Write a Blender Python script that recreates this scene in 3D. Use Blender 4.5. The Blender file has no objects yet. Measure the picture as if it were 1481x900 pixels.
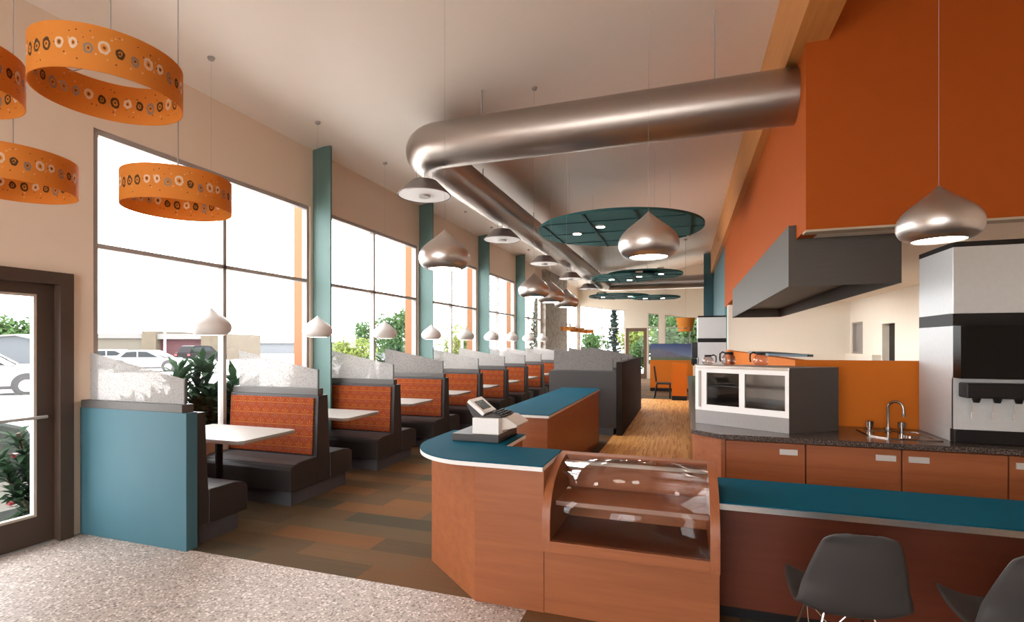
import bpy, bmesh, math, random
from math import pi, sin, cos, atan2, sqrt, radians
from mathutils import Vector, Matrix
random.seed(7)
scene = bpy.context.scene
COL = scene.collection

# ------------------------------------------------------------------ node helpers
class E:
    """tiny expression wrapper over Math nodes"""
    def __init__(s, nt, v): s.nt, s.v = nt, v
    def _op(s, op, *o):
        n = s.nt.nodes.new('ShaderNodeMath'); n.operation = op
        for i, x in enumerate((s,) + o):
            x = x.v if isinstance(x, E) else x
            if isinstance(x, (int, float)): n.inputs[i].default_value = x
            else: s.nt.links.new(x, n.inputs[i])
        return E(s.nt, n.outputs[0])
    def __add__(s, o): return s._op('ADD', o)
    def __sub__(s, o): return s._op('SUBTRACT', o)
    def __mul__(s, o): return s._op('MULTIPLY', o)
    def __truediv__(s, o): return s._op('DIVIDE', o)
    def fl(s): return s._op('FLOOR')
    def fr(s): return s._op('FRACT')
    def ab(s): return s._op('ABSOLUTE')
    def sn(s): return s._op('SINE')
    def lt(s, o): return s._op('LESS_THAN', o)
    def gt(s, o): return s._op('GREATER_THAN', o)
    def at2(s, o): return s._op('ARCTAN2', o)
    def pw(s, o): return s._op('POWER', o)
    def sq(s): return s._op('SQRT')
    def mx(s, o): return s._op('MAXIMUM', o)
    def mn(s, o): return s._op('MINIMUM', o)

MATS = {}
def newmat(name):
    m = bpy.data.materials.new(name); m.use_nodes = True
    nt = m.node_tree; b = nt.nodes['Principled BSDF']
    MATS[name] = m
    return m, nt, b
def xyz(nt, kind='Object'):
    tc = nt.nodes.new('ShaderNodeTexCoord'); sp = nt.nodes.new('ShaderNodeSeparateXYZ')
    nt.links.new(tc.outputs[kind], sp.inputs[0])
    return [E(nt, sp.outputs[i]) for i in range(3)], tc.outputs[kind]
def comb(nt, x, y, z):
    n = nt.nodes.new('ShaderNodeCombineXYZ')
    for i, q in enumerate((x, y, z)):
        if isinstance(q, E): nt.links.new(q.v, n.inputs[i])
        else: n.inputs[i].default_value = q
    return n.outputs[0]
def mixc(nt, f, a, b):
    n = nt.nodes.new('ShaderNodeMix'); n.data_type = 'RGBA'
    for s, x in ((n.inputs[0], f), (n.inputs[6], a), (n.inputs[7], b)):
        x = x.v if isinstance(x, E) else x
        if isinstance(x, (int, float)): s.default_value = x
        elif isinstance(x, (tuple, list)): s.default_value = (*x[:3], 1)
        else: nt.links.new(x, s)
    return n.outputs[2]
def ramp(nt, f, stops):
    n = nt.nodes.new('ShaderNodeValToRGB'); r = n.color_ramp
    while len(r.elements) < len(stops): r.elements.new(.5)
    for e, (p, c) in zip(r.elements, stops): e.position = p; e.color = (*c, 1)
    nt.links.new(f.v if isinstance(f, E) else f, n.inputs[0])
    return n.outputs[0]
def noise(nt, vec, scale, detail=2, rough=.5):
    n = nt.nodes.new('ShaderNodeTexNoise'); n.inputs['Scale'].default_value = scale
    n.inputs['Detail'].default_value = detail; n.inputs['Roughness'].default_value = rough
    if vec is not None: nt.links.new(vec, n.inputs['Vector'])
    return E(nt, n.outputs[0])
def voro(nt, vec, scale, feature='F1'):
    n = nt.nodes.new('ShaderNodeTexVoronoi'); n.inputs['Scale'].default_value = scale; n.feature = feature
    nt.links.new(vec, n.inputs['Vector'])
    return n
def white(nt, vec):
    n = nt.nodes.new('ShaderNodeTexWhiteNoise'); nt.links.new(vec, n.inputs['Vector'])
    return n
def bump(nt, b, h, strength=.2, dist=.01):
    n = nt.nodes.new('ShaderNodeBump'); n.inputs['Strength'].default_value = strength; n.inputs['Distance'].default_value = dist
    nt.links.new(h.v if isinstance(h, E) else h, n.inputs['Height']); nt.links.new(n.outputs[0], b.inputs['Normal'])

def plain(name, col, rough=.6, metal=0., spec=.5, var=.05, vscale=6., coat=0.):
    """paint / plastic / metal with a faint procedural tone variation"""
    m, nt, b = newmat(name)
    (x, y, z), v = xyz(nt)
    nz = noise(nt, v, vscale, 3)
    c2 = tuple(min(1, c * (1 + var)) for c in col); c1 = tuple(c * (1 - var) for c in col)
    nt.links.new(mixc(nt, nz, c1, c2), b.inputs['Base Color'])
    b.inputs['Roughness'].default_value = rough; b.inputs['Metallic'].default_value = metal
    b.inputs['Specular IOR Level'].default_value = spec; b.inputs['Coat Weight'].default_value = coat
    return m
def emit(name, col, strength):
    m, nt, b = newmat(name)
    b.inputs['Base Color'].default_value = (*col, 1)
    b.inputs['Emission Color'].default_value = (*col, 1); b.inputs['Emission Strength'].default_value = strength
    return m
def brushed(name, col, rough=.35, axis='z', amt=.18, metal=1.):
    m, nt, b = newmat(name)
    (x, y, z), v = xyz(nt)
    s = {'x': (3, 180, 180), 'y': (180, 3, 180), 'z': (180, 180, 3), 'ring': (8, 8, 260)}[axis]
    nz = noise(nt, comb(nt, x * s[0], y * s[1], z * s[2]), 1, 2)
    nt.links.new(mixc(nt, nz, tuple(c * (1 - amt) for c in col), tuple(min(1, c * (1 + amt * .5)) for c in col)), b.inputs['Base Color'])
    b.inputs['Metallic'].default_value = metal; b.inputs['Roughness'].default_value = rough
    return m
def wood(name, c1, c2, rough=.45, axis='x', sc=1., spec=.35):
    m, nt, b = newmat(name)
    (x, y, z), v = xyz(nt, 'Object')
    s = [28 * sc, 28 * sc, 28 * sc]; s['xyz'.index(axis)] = 1.2 * sc
    g = noise(nt, comb(nt, x * s[0], y * s[1], z * s[2]), 1, 4, .6)
    f = noise(nt, comb(nt, x * s[0] * 6, y * s[1] * 6, z * s[2] * 2), 1, 2)
    h = g * .75 + f * .25
    nt.links.new(ramp(nt, h, [(.3, c1), (.7, c2)]), b.inputs['Base Color'])
    b.inputs['Roughness'].default_value = rough; b.inputs['Specular IOR Level'].default_value = spec
    return m
def thin_glass(name, tint=(1, 1, 1), f0=.04, rough=0.):
    """a thin pane: clear through, mirror-like reflection growing at grazing angles"""
    m, nt, b = newmat(name)
    lw = nt.nodes.new('ShaderNodeLayerWeight'); lw.inputs['Blend'].default_value = .5
    f = E(nt, lw.outputs['Facing']).pw(4.) * (1 - f0) + f0
    t = nt.nodes.new('ShaderNodeBsdfTransparent'); t.inputs[0].default_value = (*tint, 1)
    g = nt.nodes.new('ShaderNodeBsdfGlossy'); g.inputs['Roughness'].default_value = rough
    mx = nt.nodes.new('ShaderNodeMixShader')
    nt.links.new(f.v, mx.inputs[0]); nt.links.new(t.outputs[0], mx.inputs[1]); nt.links.new(g.outputs[0], mx.inputs[2])
    nt.links.new(mx.outputs[0], nt.nodes['Material Output'].inputs[0])
    return m
def speckled_screen(name, base, dark, clear):
    """semi-clear resin panel with embedded chips"""
    m, nt, b = newmat(name)
    (x, y, z), v = xyz(nt)
    nz = noise(nt, v, 75, 2, .6)
    vo = voro(nt, v, 36)
    ch = E(nt, vo.outputs['Distance']).lt(.2)
    spk = nz.gt(.60)
    f = (spk * .6).mx(ch * .5)
    col = mixc(nt, f, base, dark)
    d = nt.nodes.new('ShaderNodeBsdfDiffuse'); tr = nt.nodes.new('ShaderNodeBsdfTranslucent'); tp = nt.nodes.new('ShaderNodeBsdfTransparent')
    nt.links.new(col, d.inputs[0]); nt.links.new(col, tr.inputs[0])
    m1 = nt.nodes.new('ShaderNodeMixShader'); m1.inputs[0].default_value = .5
    nt.links.new(d.outputs[0], m1.inputs[1]); nt.links.new(tr.outputs[0], m1.inputs[2])
    m2 = nt.nodes.new('ShaderNodeMixShader')
    nt.links.new(((f * -1 + 1) * clear).v, m2.inputs[0])
    nt.links.new(m1.outputs[0], m2.inputs[1]); nt.links.new(tp.outputs[0], m2.inputs[2])
    nt.links.new(m2.outputs[0], nt.nodes['Material Output'].inputs[0])
    return m

# ------------------------------------------------------------------ materials
WALL = plain('wall_paint', (.80, .67, .54), .85, spec=.2, var=.02)
CREAM = plain('kitchen_paint', (.80, .75, .66), .8, spec=.2, var=.02)
CREAM_W = plain('pale_paint', (.76, .68, .56), .8, spec=.2, var=.02)
CEIL = plain('ceiling_paint', (.87, .78, .69), .42, spec=.35, var=.015)
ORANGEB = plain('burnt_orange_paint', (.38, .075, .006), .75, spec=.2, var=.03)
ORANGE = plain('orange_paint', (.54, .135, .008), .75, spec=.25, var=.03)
TEALW = plain('teal_paint_dark', (.045, .14, .17), .6, var=.04)
TEALC = plain('teal_paint_column', (.09, .165, .15), .6, var=.03)
BLUEP = plain('blue_panel_paint', (.040, .123, .157), .65, var=.03)
ORFIN = plain('orange_fin_paint', (.21, .064, .006), .6)
FRAME = plain('bronze_frame', (.37, .335, .31), .5, var=.05)
DOORM = plain('brown_door_frame', (.06, .036, .024), .5, var=.08)
GREYM = plain('grey_metal', (.35, .33, .31), .45)
BEAM = wood('beam_wood', (.50, .20, .05), (.62, .27, .08), .5, 'y', .5)
CHERRY = wood('cherry_laminate', (.24, .073, .026), (.33, .11, .041), .42, 'x', .55)
CHERRYY = wood('cherry_laminate_long', (.24, .073, .026), (.33, .11, .041), .42, 'y', .55)
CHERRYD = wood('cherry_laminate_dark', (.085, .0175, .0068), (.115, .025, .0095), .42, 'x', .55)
TEALTOP = plain('teal_laminate', (.004, .072, .115), .7, spec=.05, var=.04, vscale=30)
WHITEEDGE = plain('pale_metal_edge', (.72, .71, .70), .35, var=.03)
STEELEDGE = brushed('steel_edge', (.75, .73, .71), .3, 'x')
VINYL = plain('dark_vinyl', (.022, .018, .017), .5, spec=.4, var=.12, vscale=40)
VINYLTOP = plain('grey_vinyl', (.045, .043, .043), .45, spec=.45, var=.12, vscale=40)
CAPM = plain('grey_cap', (.075, .067, .062), .5, var=.05)
PLINTH = plain('slate_plinth', (.062, .064, .072), .5, var=.08)
TABLE = plain('table_laminate', (.30, .285, .26), .4, var=.04, vscale=60)
TABEDGE = plain('table_edge', (.25, .19, .14), .5)
BLACK = plain('black_plastic', (.009, .008, .008), .45, spec=.25, var=.1)
BLACKG = plain('black_gloss', (.004, .0036, .0034), .2, spec=.15, var=.1)
WHITEP = plain('white_plastic', (.78, .76, .74), .4, var=.02)
BEIGEP = plain('beige_plastic', (.62, .54, .47), .5, var=.02)
SHADEW = plain('satin_white_metal', (.66, .63, .60), .4, var=.03)
SILVER = brushed('brushed_silver', (.60, .56, .53), .36, 'ring', .12)
DUCT = brushed('duct_metal', (.42, .37, .335), .36, 'x', .05)
STEEL = brushed('stainless', (.62, .58, .54), .3, 'z', .1)
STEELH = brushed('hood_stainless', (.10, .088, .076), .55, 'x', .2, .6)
STEELB = brushed('base_stainless', (.36, .34, .33), .45, 'x', .2, .7)
STEELW = plain('pale_stainless', (.56, .575, .575), .35, metal=.25, var=.06, vscale=30)
CHROME = plain('chrome', (.75, .72, .70), .12, metal=1.)
DCHROME = plain('dark_chrome', (.30, .25, .22), .16, metal=1.)
HANDLE = plain('satin_handle', (.58, .56, .54), .4, metal=.3)
CONE = plain('diffuser_metal', (.24, .21, .20), .45, metal=.3)
CONEW = plain('diffuser_white', (.74, .72, .70), .6)
CLOUD = plain('teal_felt', (.03, .105, .105), .8, spec=.2, var=.06, vscale=30)
CLOUDR = plain('teal_felt_rib', (.02, .07, .07), .8, spec=.2)
CHAIRM = plain('grey_shell', (.040, .037, .036), .5, var=.05)
GLASS = thin_glass('window_glass', f0=.006)
CASEGLASS = thin_glass('case_glass', (.96, .94, .92), .018, .04)
POTGLASS = thin_glass('pot_glass', (.80, .70, .66), .08)
SCREEN = speckled_screen('speckled_resin', (.50, .485, .47), (.16, .14, .125), .25)
SCREENG = speckled_screen('grey_speckled_resin', (.36, .34, .325), (.10, .09, .085), .06)
LAMP = emit('pendant_lens', (1, .93, .84), 16)
DOWN = emit('downlight_lens', (1, .93, .84), 90)
TUBE = emit('kitchen_fill_lens', (1, .96, .89), 32)
BLUETRAY = plain('blue_tray', (.02, .06, .09), .4)
CONC = plain('lot_concrete', (.62, .605, .585), .9, var=.06, vscale=.4)  # lightened beyond its own tone to bounce light up to the ceiling
BEIGEB = plain('beige_block', (0.0690, 0.0600, 0.0465), .9)
STONEB = plain('tan_stone', (0.0600, 0.0465, 0.0300), .9, var=.3, vscale=1.5)
REDB = plain('red_wall', (0.0324, 0.0038, 0.0059), .8)
ROOFW = plain('pale_roof', (0.0960, 0.0930, 0.0900), .8)
HOUSEB = plain('blue_grey_siding', (0.0390, 0.0450, 0.0510), .8)
HOUSEW = plain('pale_siding', (0.0780, 0.0840, 0.0930), .8)
CARW = plain('white_car_paint', (0.1890, 0.1890, 0.1935), .3, coat=.5, var=.01)
CARK = plain('black_car_paint', (.006, .005, .006), .5, spec=.08, var=.01)
TYRE = plain('tyre', (.02, .02, .02), .8)
RIM = plain('alloy_rim', (.35, .35, .35), .4, metal=.3)
CARGL = plain('car_window', (.015, .018, .02), .25, spec=.12)
RED = plain('red_lens', (.16, .004, .006), .3)
TRUNK = plain('bark', (.06, .045, .03), .9, var=.3)
AQUA = plain('pale_aqua', (0.0660, 0.0840, 0.0840), .6)
def leafmat(name, c1, c2, tr=.3):
    m, nt, b = newmat(name)
    (x, y, z), v = xyz(nt)
    col = mixc(nt, noise(nt, v, 1.6, 4), c1, c2)
    nt.links.new(col, b.inputs['Base Color']); b.inputs['Roughness'].default_value = .7; b.inputs['Specular IOR Level'].default_value = .06
    t = nt.nodes.new('ShaderNodeBsdfTranslucent'); nt.links.new(col, t.inputs[0])
    mx = nt.nodes.new('ShaderNodeMixShader'); mx.inputs[0].default_value = tr
    nt.links.new(b.outputs[0], mx.inputs[1]); nt.links.new(t.outputs[0], mx.inputs[2])
    nt.links.new(mx.outputs[0], nt.nodes['Material Output'].inputs[0])
    return m
LEAFD = leafmat('dark_leaf', (.008, .02, .011), (.03, .06, .028))
LEAFM = leafmat('mid_leaf', (0.0234, 0.0585, 0.0195), (0.0780, 0.1248, 0.0468))
LEAFY = leafmat('yellow_green_leaf', (0.0810, 0.1134, 0.0243), (0.1782, 0.2106, 0.0567))
LEAFC = leafmat('conifer_leaf', (0.0120, 0.0210, 0.0180), (0.0330, 0.0450, 0.0360))

def floor_mats():
    # terrazzo
    m, nt, b = newmat('terrazzo')
    (x, y, z), v = xyz(nt)
    vo = voro(nt, v, 85)
    w = E(nt, white(nt, vo.outputs['Color']).outputs[0])
    nz = noise(nt, v, 60, 3, .7)
    base = mixc(nt, nz, (.375, .31, .268), (.475, .40, .352))
    base = mixc(nt, w.gt(.84) * .8, base, (.16, .12, .10))
    base = mixc(nt, w.lt(.12) * .8, base, (.78, .72, .67))
    nt.links.new(base, b.inputs['Base Color']); b.inputs['Roughness'].default_value = .55
    terr = m
    # carpet planks running along X
    m, nt, b = newmat('plank_carpet')
    (x, y, z), v = xyz(nt)
    row = (y / .25).fl()
    off = E(nt, white(nt, comb(nt, row, 3.3, 0)).outputs[0]) * 1.0
    cell = (x / 1.0 + off).fl()
    wn = E(nt, white(nt, comb(nt, row, cell, 1.7)).outputs[0])
    st = noise(nt, comb(nt, x * .8, y * 70, 0), 1, 3, .6)
    grain = noise(nt, comb(nt, x * 40, y * 260, 0), 1, 2)
    c = ramp(nt, wn * .85 + st * .3 - .08, [(.12, (.085, .07, .045)), (.38, (.165, .09, .042)), (.62, (.24, .105, .038)), (.9, (.13, .095, .055))])
    c = mixc(nt, grain * .55, c, (.05, .04, .03))
    nt.links.new(c, b.inputs['Base Color']); b.inputs['Roughness'].default_value = .95; b.inputs['Specular IOR Level'].default_value = .1
    bump(nt, b, grain, .3, .004)
    carp = m
    # strand bamboo running along Y
    m, nt, b = newmat('strip_wood_floor')
    (x, y, z), v = xyz(nt)
    col = (x / .02).fl()
    off = E(nt, white(nt, comb(nt, col, 8.1, 0)).outputs[0]) * 5
    cell = (y / .42 + off).fl()
    wn = E(nt, white(nt, comb(nt, col, cell, .7)).outputs[0])
    g = noise(nt, comb(nt, x * 260, y * 5, 0), 1, 3)
    c = ramp(nt, wn * .7 + g * .4, [(.12, (.30, .11, .026)), (.28, (.62, .28, .075)), (.6, (.74, .37, .11)), (.95, (.82, .48, .17))])
    nt.links.new(c, b.inputs['Base Color']); b.inputs['Roughness'].default_value = .5; b.inputs['Specular IOR Level'].default_value = .15
    return terr, carp, m
TERR, CARPET, BAMBOO = floor_mats()

def granite():
    m, nt, b = newmat('granite')
    (x, y, z), v = xyz(nt)
    n1 = noise(nt, v, 140, 3, .7)
    c = ramp(nt, n1, [(.35, (.015, .011, .010)), (.52, (.055, .04, .035)), (.66, (.22, .18, .16))])
    nt.links.new(c, b.inputs['Base Color']); b.inputs['Roughness'].default_value = .2
    return m
GRANITE = granite()
def stone():
    m, nt, b = newmat('stone_cladding')
    (x, y, z), v = xyz(nt)
    vo = voro(nt, comb(nt, x * 3, y * 3, z * 4.5), 1.6)
    n1 = noise(nt, v, 9, 4, .7)
    c = mixc(nt, n1, (.30, .26, .21), (.52, .47, .40))
    c = mixc(nt, E(nt, vo.outputs['Distance']).gt(.62) * .5, c, (.2, .17, .14))
    nt.links.new(c, b.inputs['Base Color']); b.inputs['Roughness'].default_value = .9
    bump(nt, b, n1, .4, .02)
    return m
STONE = stone()
def fabric():
    m, nt, b = newmat('leaf_pattern_fabric')
    (x, y, z), v = xyz(nt)
    W, H = .135, .118
    row = (z / H).fl()
    xs = x / W + (row * .5)
    u = (xs.fr() - .5) * W
    w = ((z / H).fr() - .5) * H
    r = (u * u + w * w).sq()
    th = w.at2(u)
    arms = (th * 4.).sn().ab().lt(.42 )
    arm = arms * r.lt(.056) * r.gt(.008)
    up = w.gt(-.004)
    line = w.ab().lt(.003)
    wv = noise(nt, v, 45, 3, .6)
    base = mixc(nt, wv, (.175, .023, .004), (.24, .043, .006))
    c = mixc(nt, arm * .62 * up, base, (.34, .13, .016))
    c = mixc(nt, arm * .55 * (up * -1 + 1), c, (.17, .10, .075))
    c = mixc(nt, line * .5, c, (.32, .13, .016))
    nt.links.new(c, b.inputs['Base Color']); b.inputs['Roughness'].default_value = .85; b.inputs['Specular IOR Level'].default_value = .2
    return m
FABRIC = fabric()
def drum_mat(R, h):
    m, nt, b = newmat('patterned_orange_shade')
    (x, y, z), v = xyz(nt)
    n = 34
    t = y.at2(x) / (2 * pi) * n + .5 * n
    cell = t.fl()
    wn = E(nt, white(nt, comb(nt, cell, 2.2, 0)).outputs[0])
    wn2 = E(nt, white(nt, comb(nt, cell, 7.9, 0)).outputs[0])
    s = 2 * pi * R / n
    wob = noise(nt, comb(nt, t * 2, z * 40, 0), 1, 2) - .5
    uu = (t.fr() - .5) * s * 1.0
    zz = (z - h * .5 + (wn2 - .5) * .02)
    r = (uu * uu * 1.5 + zz * zz * .75).sq() + wob * .018
    r0 = wn * .007 + .0145
    ring = (r - r0).ab().lt(.0056)
    dot = (r - .0015).lt(.0042)
    rc = ramp(nt, wn2, [(.30, (.80, .68, .52)), (.34, (.06, .035, .02)), (.62, (.07, .04, .022)), (.66, (.33, .27, .22))])
    bw = noise(nt, v, 5, 2)
    base = mixc(nt, bw, (.70, .26, .04), (.80, .34, .065))
    vo = voro(nt, comb(nt, t * s, z, 0), 55)
    vd = E(nt, vo.outputs['Distance']); vr = E(nt, white(nt, vo.outputs['Color']).outputs[0])
    near = (z - h * .5).ab().lt(h * .36)
    d1 = vd.lt(.20) * vr.gt(.60) * near
    c = mixc(nt, d1 * vr.lt(.86) * .9, base, (.10, .05, .025))
    c = mixc(nt, d1 * vr.gt(.86), c, (.80, .60, .38))
    c = mixc(nt, ring * .9, c, rc)
    c = mixc(nt, dot * .85, c, (.08, .045, .025))
    nt.links.new(c, b.inputs['Base Color']); b.inputs['Roughness'].default_value = .7; b.inputs['Specular IOR Level'].default_value = .2
    tr = nt.nodes.new('ShaderNodeBsdfTranslucent'); nt.links.new(c, tr.inputs[0])
    mx = nt.nodes.new('ShaderNodeMixShader'); mx.inputs[0].default_value = .4
    nt.links.new(b.outputs[0], mx.inputs[1]); nt.links.new(tr.outputs[0], mx.inputs[2])
    nt.links.new(mx.outputs[0], nt.nodes['Material Output'].inputs[0])
    return m
def mural():
    m, nt, b = newmat('mountain_mural')
    (x, y, z), v = xyz(nt)
    nz = noise(nt, comb(nt, x * 2.2, 0, 0), 1, 4) * .10
    ridge = (x - .25).ab() * -.28 + .36 + nz
    f = z.lt(ridge)
    sky = ramp(nt, z / .58, [(.3, (.14, .17, .27)), (1, (.02, .045, .14))])
    n2 = noise(nt, v, 9, 4)
    mt = mixc(nt, n2, (.075, .075, .125), (.17, .155, .19))
    c = mixc(nt, f, sky, mt)
    g = z.lt(noise(nt, comb(nt, x * 4, 0, 3), 1, 3) * .12 + .05)
    c = mixc(nt, g, c, (.10, .12, .06))
    nt.links.new(c, b.inputs['Base Color']); b.inputs['Roughness'].default_value = .5
    return m
MURAL = mural()

# ------------------------------------------------------------------ mesh helpers
class MB:
    def __init__(s): s.bm = bmesh.new()
    def box(s, x0, x1, y0, y1, z0, z1):
        v = [s.bm.verts.new(p) for p in ((x0,y0,z0),(x1,y0,z0),(x1,y1,z0),(x0,y1,z0),(x0,y0,z1),(x1,y0,z1),(x1,y1,z1),(x0,y1,z1))]
        for f in ((3,2,1,0),(4,5,6,7),(0,1,5,4),(1,2,6,5),(2,3,7,6),(3,0,4,7)): s.bm.faces.new([v[i] for i in f])
        return s
    def hexa(s, p):
        v = [s.bm.verts.new(q) for q in p]
        for f in ((3,2,1,0),(4,5,6,7),(0,1,5,4),(1,2,6,5),(2,3,7,6),(3,0,4,7)): s.bm.faces.new([v[i] for i in f])
        return s
    def prism(s, poly, a, b, axis='z'):
        """polygon extruded along axis from a to b; poly in the other two axes (xy / yz / xz)"""
        def P(p, t): return {'z': (p[0], p[1], t), 'x': (t, p[0], p[1]), 'y': (p[0], t, p[1])}[axis]
        A = [s.bm.verts.new(P(p, a)) for p in poly]; B = [s.bm.verts.new(P(p, b)) for p in poly]
        n = len(poly)
        s.bm.faces.new(A[::-1]); s.bm.faces.new(B)
        for i in range(n): s.bm.faces.new((A[i], A[(i+1) % n], B[(i+1) % n], B[i]))
        return s
    def lathe(s, prof, seg=32, c=(0, 0, 0), close=False):
        rings = []
        for r, z in prof:
            if r < 1e-5: rings.append([s.bm.verts.new((c[0], c[1], c[2] + z))])
            else: rings.append([s.bm.verts.new((c[0] + r*cos(2*pi*i/seg), c[1] + r*sin(2*pi*i/seg), c[2] + z)) for i in range(seg)])
        pairs = list(zip(rings, rings[1:])) + ([(rings[-1], rings[0])] if close else [])
        for A, B in pairs:
            for i in range(seg):
                j = (i + 1) % seg
                if len(A) == 1 and len(B) == 1: continue
                if len(A) == 1: s.bm.faces.new((A[0], B[i], B[j]))
                elif len(B) == 1: s.bm.faces.new((A[i], A[j], B[0]))
                else: s.bm.faces.new((A[i], A[j], B[j], B[i]))
        return s
    def cyl(s, c, r, h, seg=24, r2=None):
        return s.lathe([(0, 0), (r, 0), (r if r2 is None else r2, h), (0, h)], seg, c)
    def tube(s, pts, r, seg=10, cap=True):
        pts = [Vector(p) for p in pts]; rings = []; up = None
        for i, p in enumerate(pts):
            t = (pts[min(i+1, len(pts)-1)] - pts[max(i-1, 0)]).normalized()
            if up is None:
                up = Vector((0, 0, 1)) if abs(t.z) < .9 else Vector((1, 0, 0))
            n = (up - t * up.dot(t)).normalized(); up = n; bn = t.cross(n)
            rr = r[i] if isinstance(r, (list, tuple)) else r
            rings.append([s.bm.verts.new(p + (n*cos(2*pi*k/seg) + bn*sin(2*pi*k/seg))*rr) for k in range(seg)])
        for A, B in zip(rings, rings[1:]):
            for k in range(seg): s.bm.faces.new((A[k], A[(k+1) % seg], B[(k+1) % seg], B[k]))
        if cap: s.bm.faces.new(rings[0][::-1]); s.bm.faces.new(rings[-1])
        return s
    def grid(s, P, nu, nv):
        V = [[s.bm.verts.new(P(i / nu, j / nv)) for j in range(nv + 1)] for i in range(nu + 1)]
        for i in range(nu):
            for j in range(nv): s.bm.faces.new((V[i][j], V[i+1][j], V[i+1][j+1], V[i][j+1]))
        return s
    def quad(s, *p): s.bm.faces.new([s.bm.verts.new(q) for q in p]); return s

def wloc(o):
    v = Vector((0, 0, 0))
    while o is not None: v += o.location; o = o.parent
    return v
def props(o, label=None, cat=None, group=None, kind=None):
    if label: o['label'] = label
    if cat: o['category'] = cat
    if group: o['group'] = group
    if kind: o['kind'] = kind
    return o
def build(name, mb, mat, parent=None, local=False, bevel=0., smooth=False, solid=0., seg=2, label=None, cat=None, group=None, kind=None, angle=40):
    bmesh.ops.recalc_face_normals(mb.bm, faces=mb.bm.faces)
    me = bpy.data.meshes.new(name)
    if parent is not None: off = Vector((0, 0, 0)) if local else wloc(parent)
    else:
        xs = [v.co for v in mb.bm.verts]
        lo = [min(c[i] for c in xs) for i in range(3)]; hi = [max(c[i] for c in xs) for i in range(3)]
        off = Vector(((lo[0]+hi[0])/2, (lo[1]+hi[1])/2, lo[2]))
    bmesh.ops.translate(mb.bm, verts=mb.bm.verts, vec=-off)
    mb.bm.to_mesh(me); mb.bm.free()
    o = bpy.data.objects.new(name, me); COL.objects.link(o)
    me.materials.append(mat)
    if parent is not None: o.parent = parent
    else: o.location = off
    if smooth:
        for p in me.polygons: p.use_smooth = True
        me.set_sharp_from_angle(angle=radians(angle))
    if solid:
        md = o.modifiers.new('thickness', 'SOLIDIFY'); md.thickness = solid; md.offset = 0
    if bevel:
        md = o.modifiers.new('soft_edges', 'BEVEL'); md.width = bevel; md.segments = seg; md.limit_method = 'ANGLE'
    return props(o, label, cat, group, kind)
def thing(name, label, cat, loc=(0, 0, 0), rz=0., group=None, kind=None):
    o = bpy.data.objects.new(name, None); COL.objects.link(o)
    o.empty_display_size = .1; o.location = loc; o.rotation_euler = (0, 0, rz)
    return props(o, label, cat, group, kind)
def dup(root, loc, rz=None, label=None, group=None):
    def rec(o, par):
        c = o.copy(); COL.objects.link(c)
        if par is not None: c.parent = par
        for ch in list(o.children): rec(ch, c)
        return c
    r = rec(root, None); r.location = loc
    if rz is not None: r.rotation_euler = (0, 0, rz)
    if label: r['label'] = label
    if group: r['group'] = group
    return r
ORD = ['first', 'second', 'third', 'fourth', 'fifth', 'sixth', 'seventh', 'eighth', 'ninth', 'tenth']
def cz(x): return 4.4 + .16 * (x + 5)     # underside of the sloping ceiling
def S(name, mb, mat, label, cat, **k): return build(name, mb, mat, label=label, cat=cat, kind='structure', **k)

# ------------------------------------------------------------------ the shell
FX = -.93
S('floor_entry', MB().box(-5, FX, -4.5, 3.06, -.12, 0), TERR, 'speckled beige terrazzo floor at the entrance', 'floor')
S('floor_carpet', MB().box(-5, -1.24, 3.06, 25, -.12, 0), CARPET, 'brown and orange plank carpet under the booths', 'floor')
S('floor_bar', MB().box(FX, 4.2, -4.5, 3.36, -.12, 0), CARPET, 'brown plank carpet in front of the bar', 'floor')
S('floor_aisle', MB().prism([(-1.24, 3.06), (FX, 3.06), (FX, 3.36), (4.2, 3.36), (4.2, 5.42), (1.1, 5.42), (1.1, 16), (-1.24, 16)], -.12, 0), BAMBOO, 'streaky light wood strip floor of the service aisle', 'floor')
S('floor_far', MB().box(-1.24, 1.6, 16, 25, -.12, 0), CARPET, 'brown carpet at the far end of the aisle', 'floor')
S('floor_kitchen', MB().box(1.1, 4.2, 5.42, 15.3, -.12, 0), TERR, 'kitchen floor behind the orange half wall', 'floor')

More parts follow.
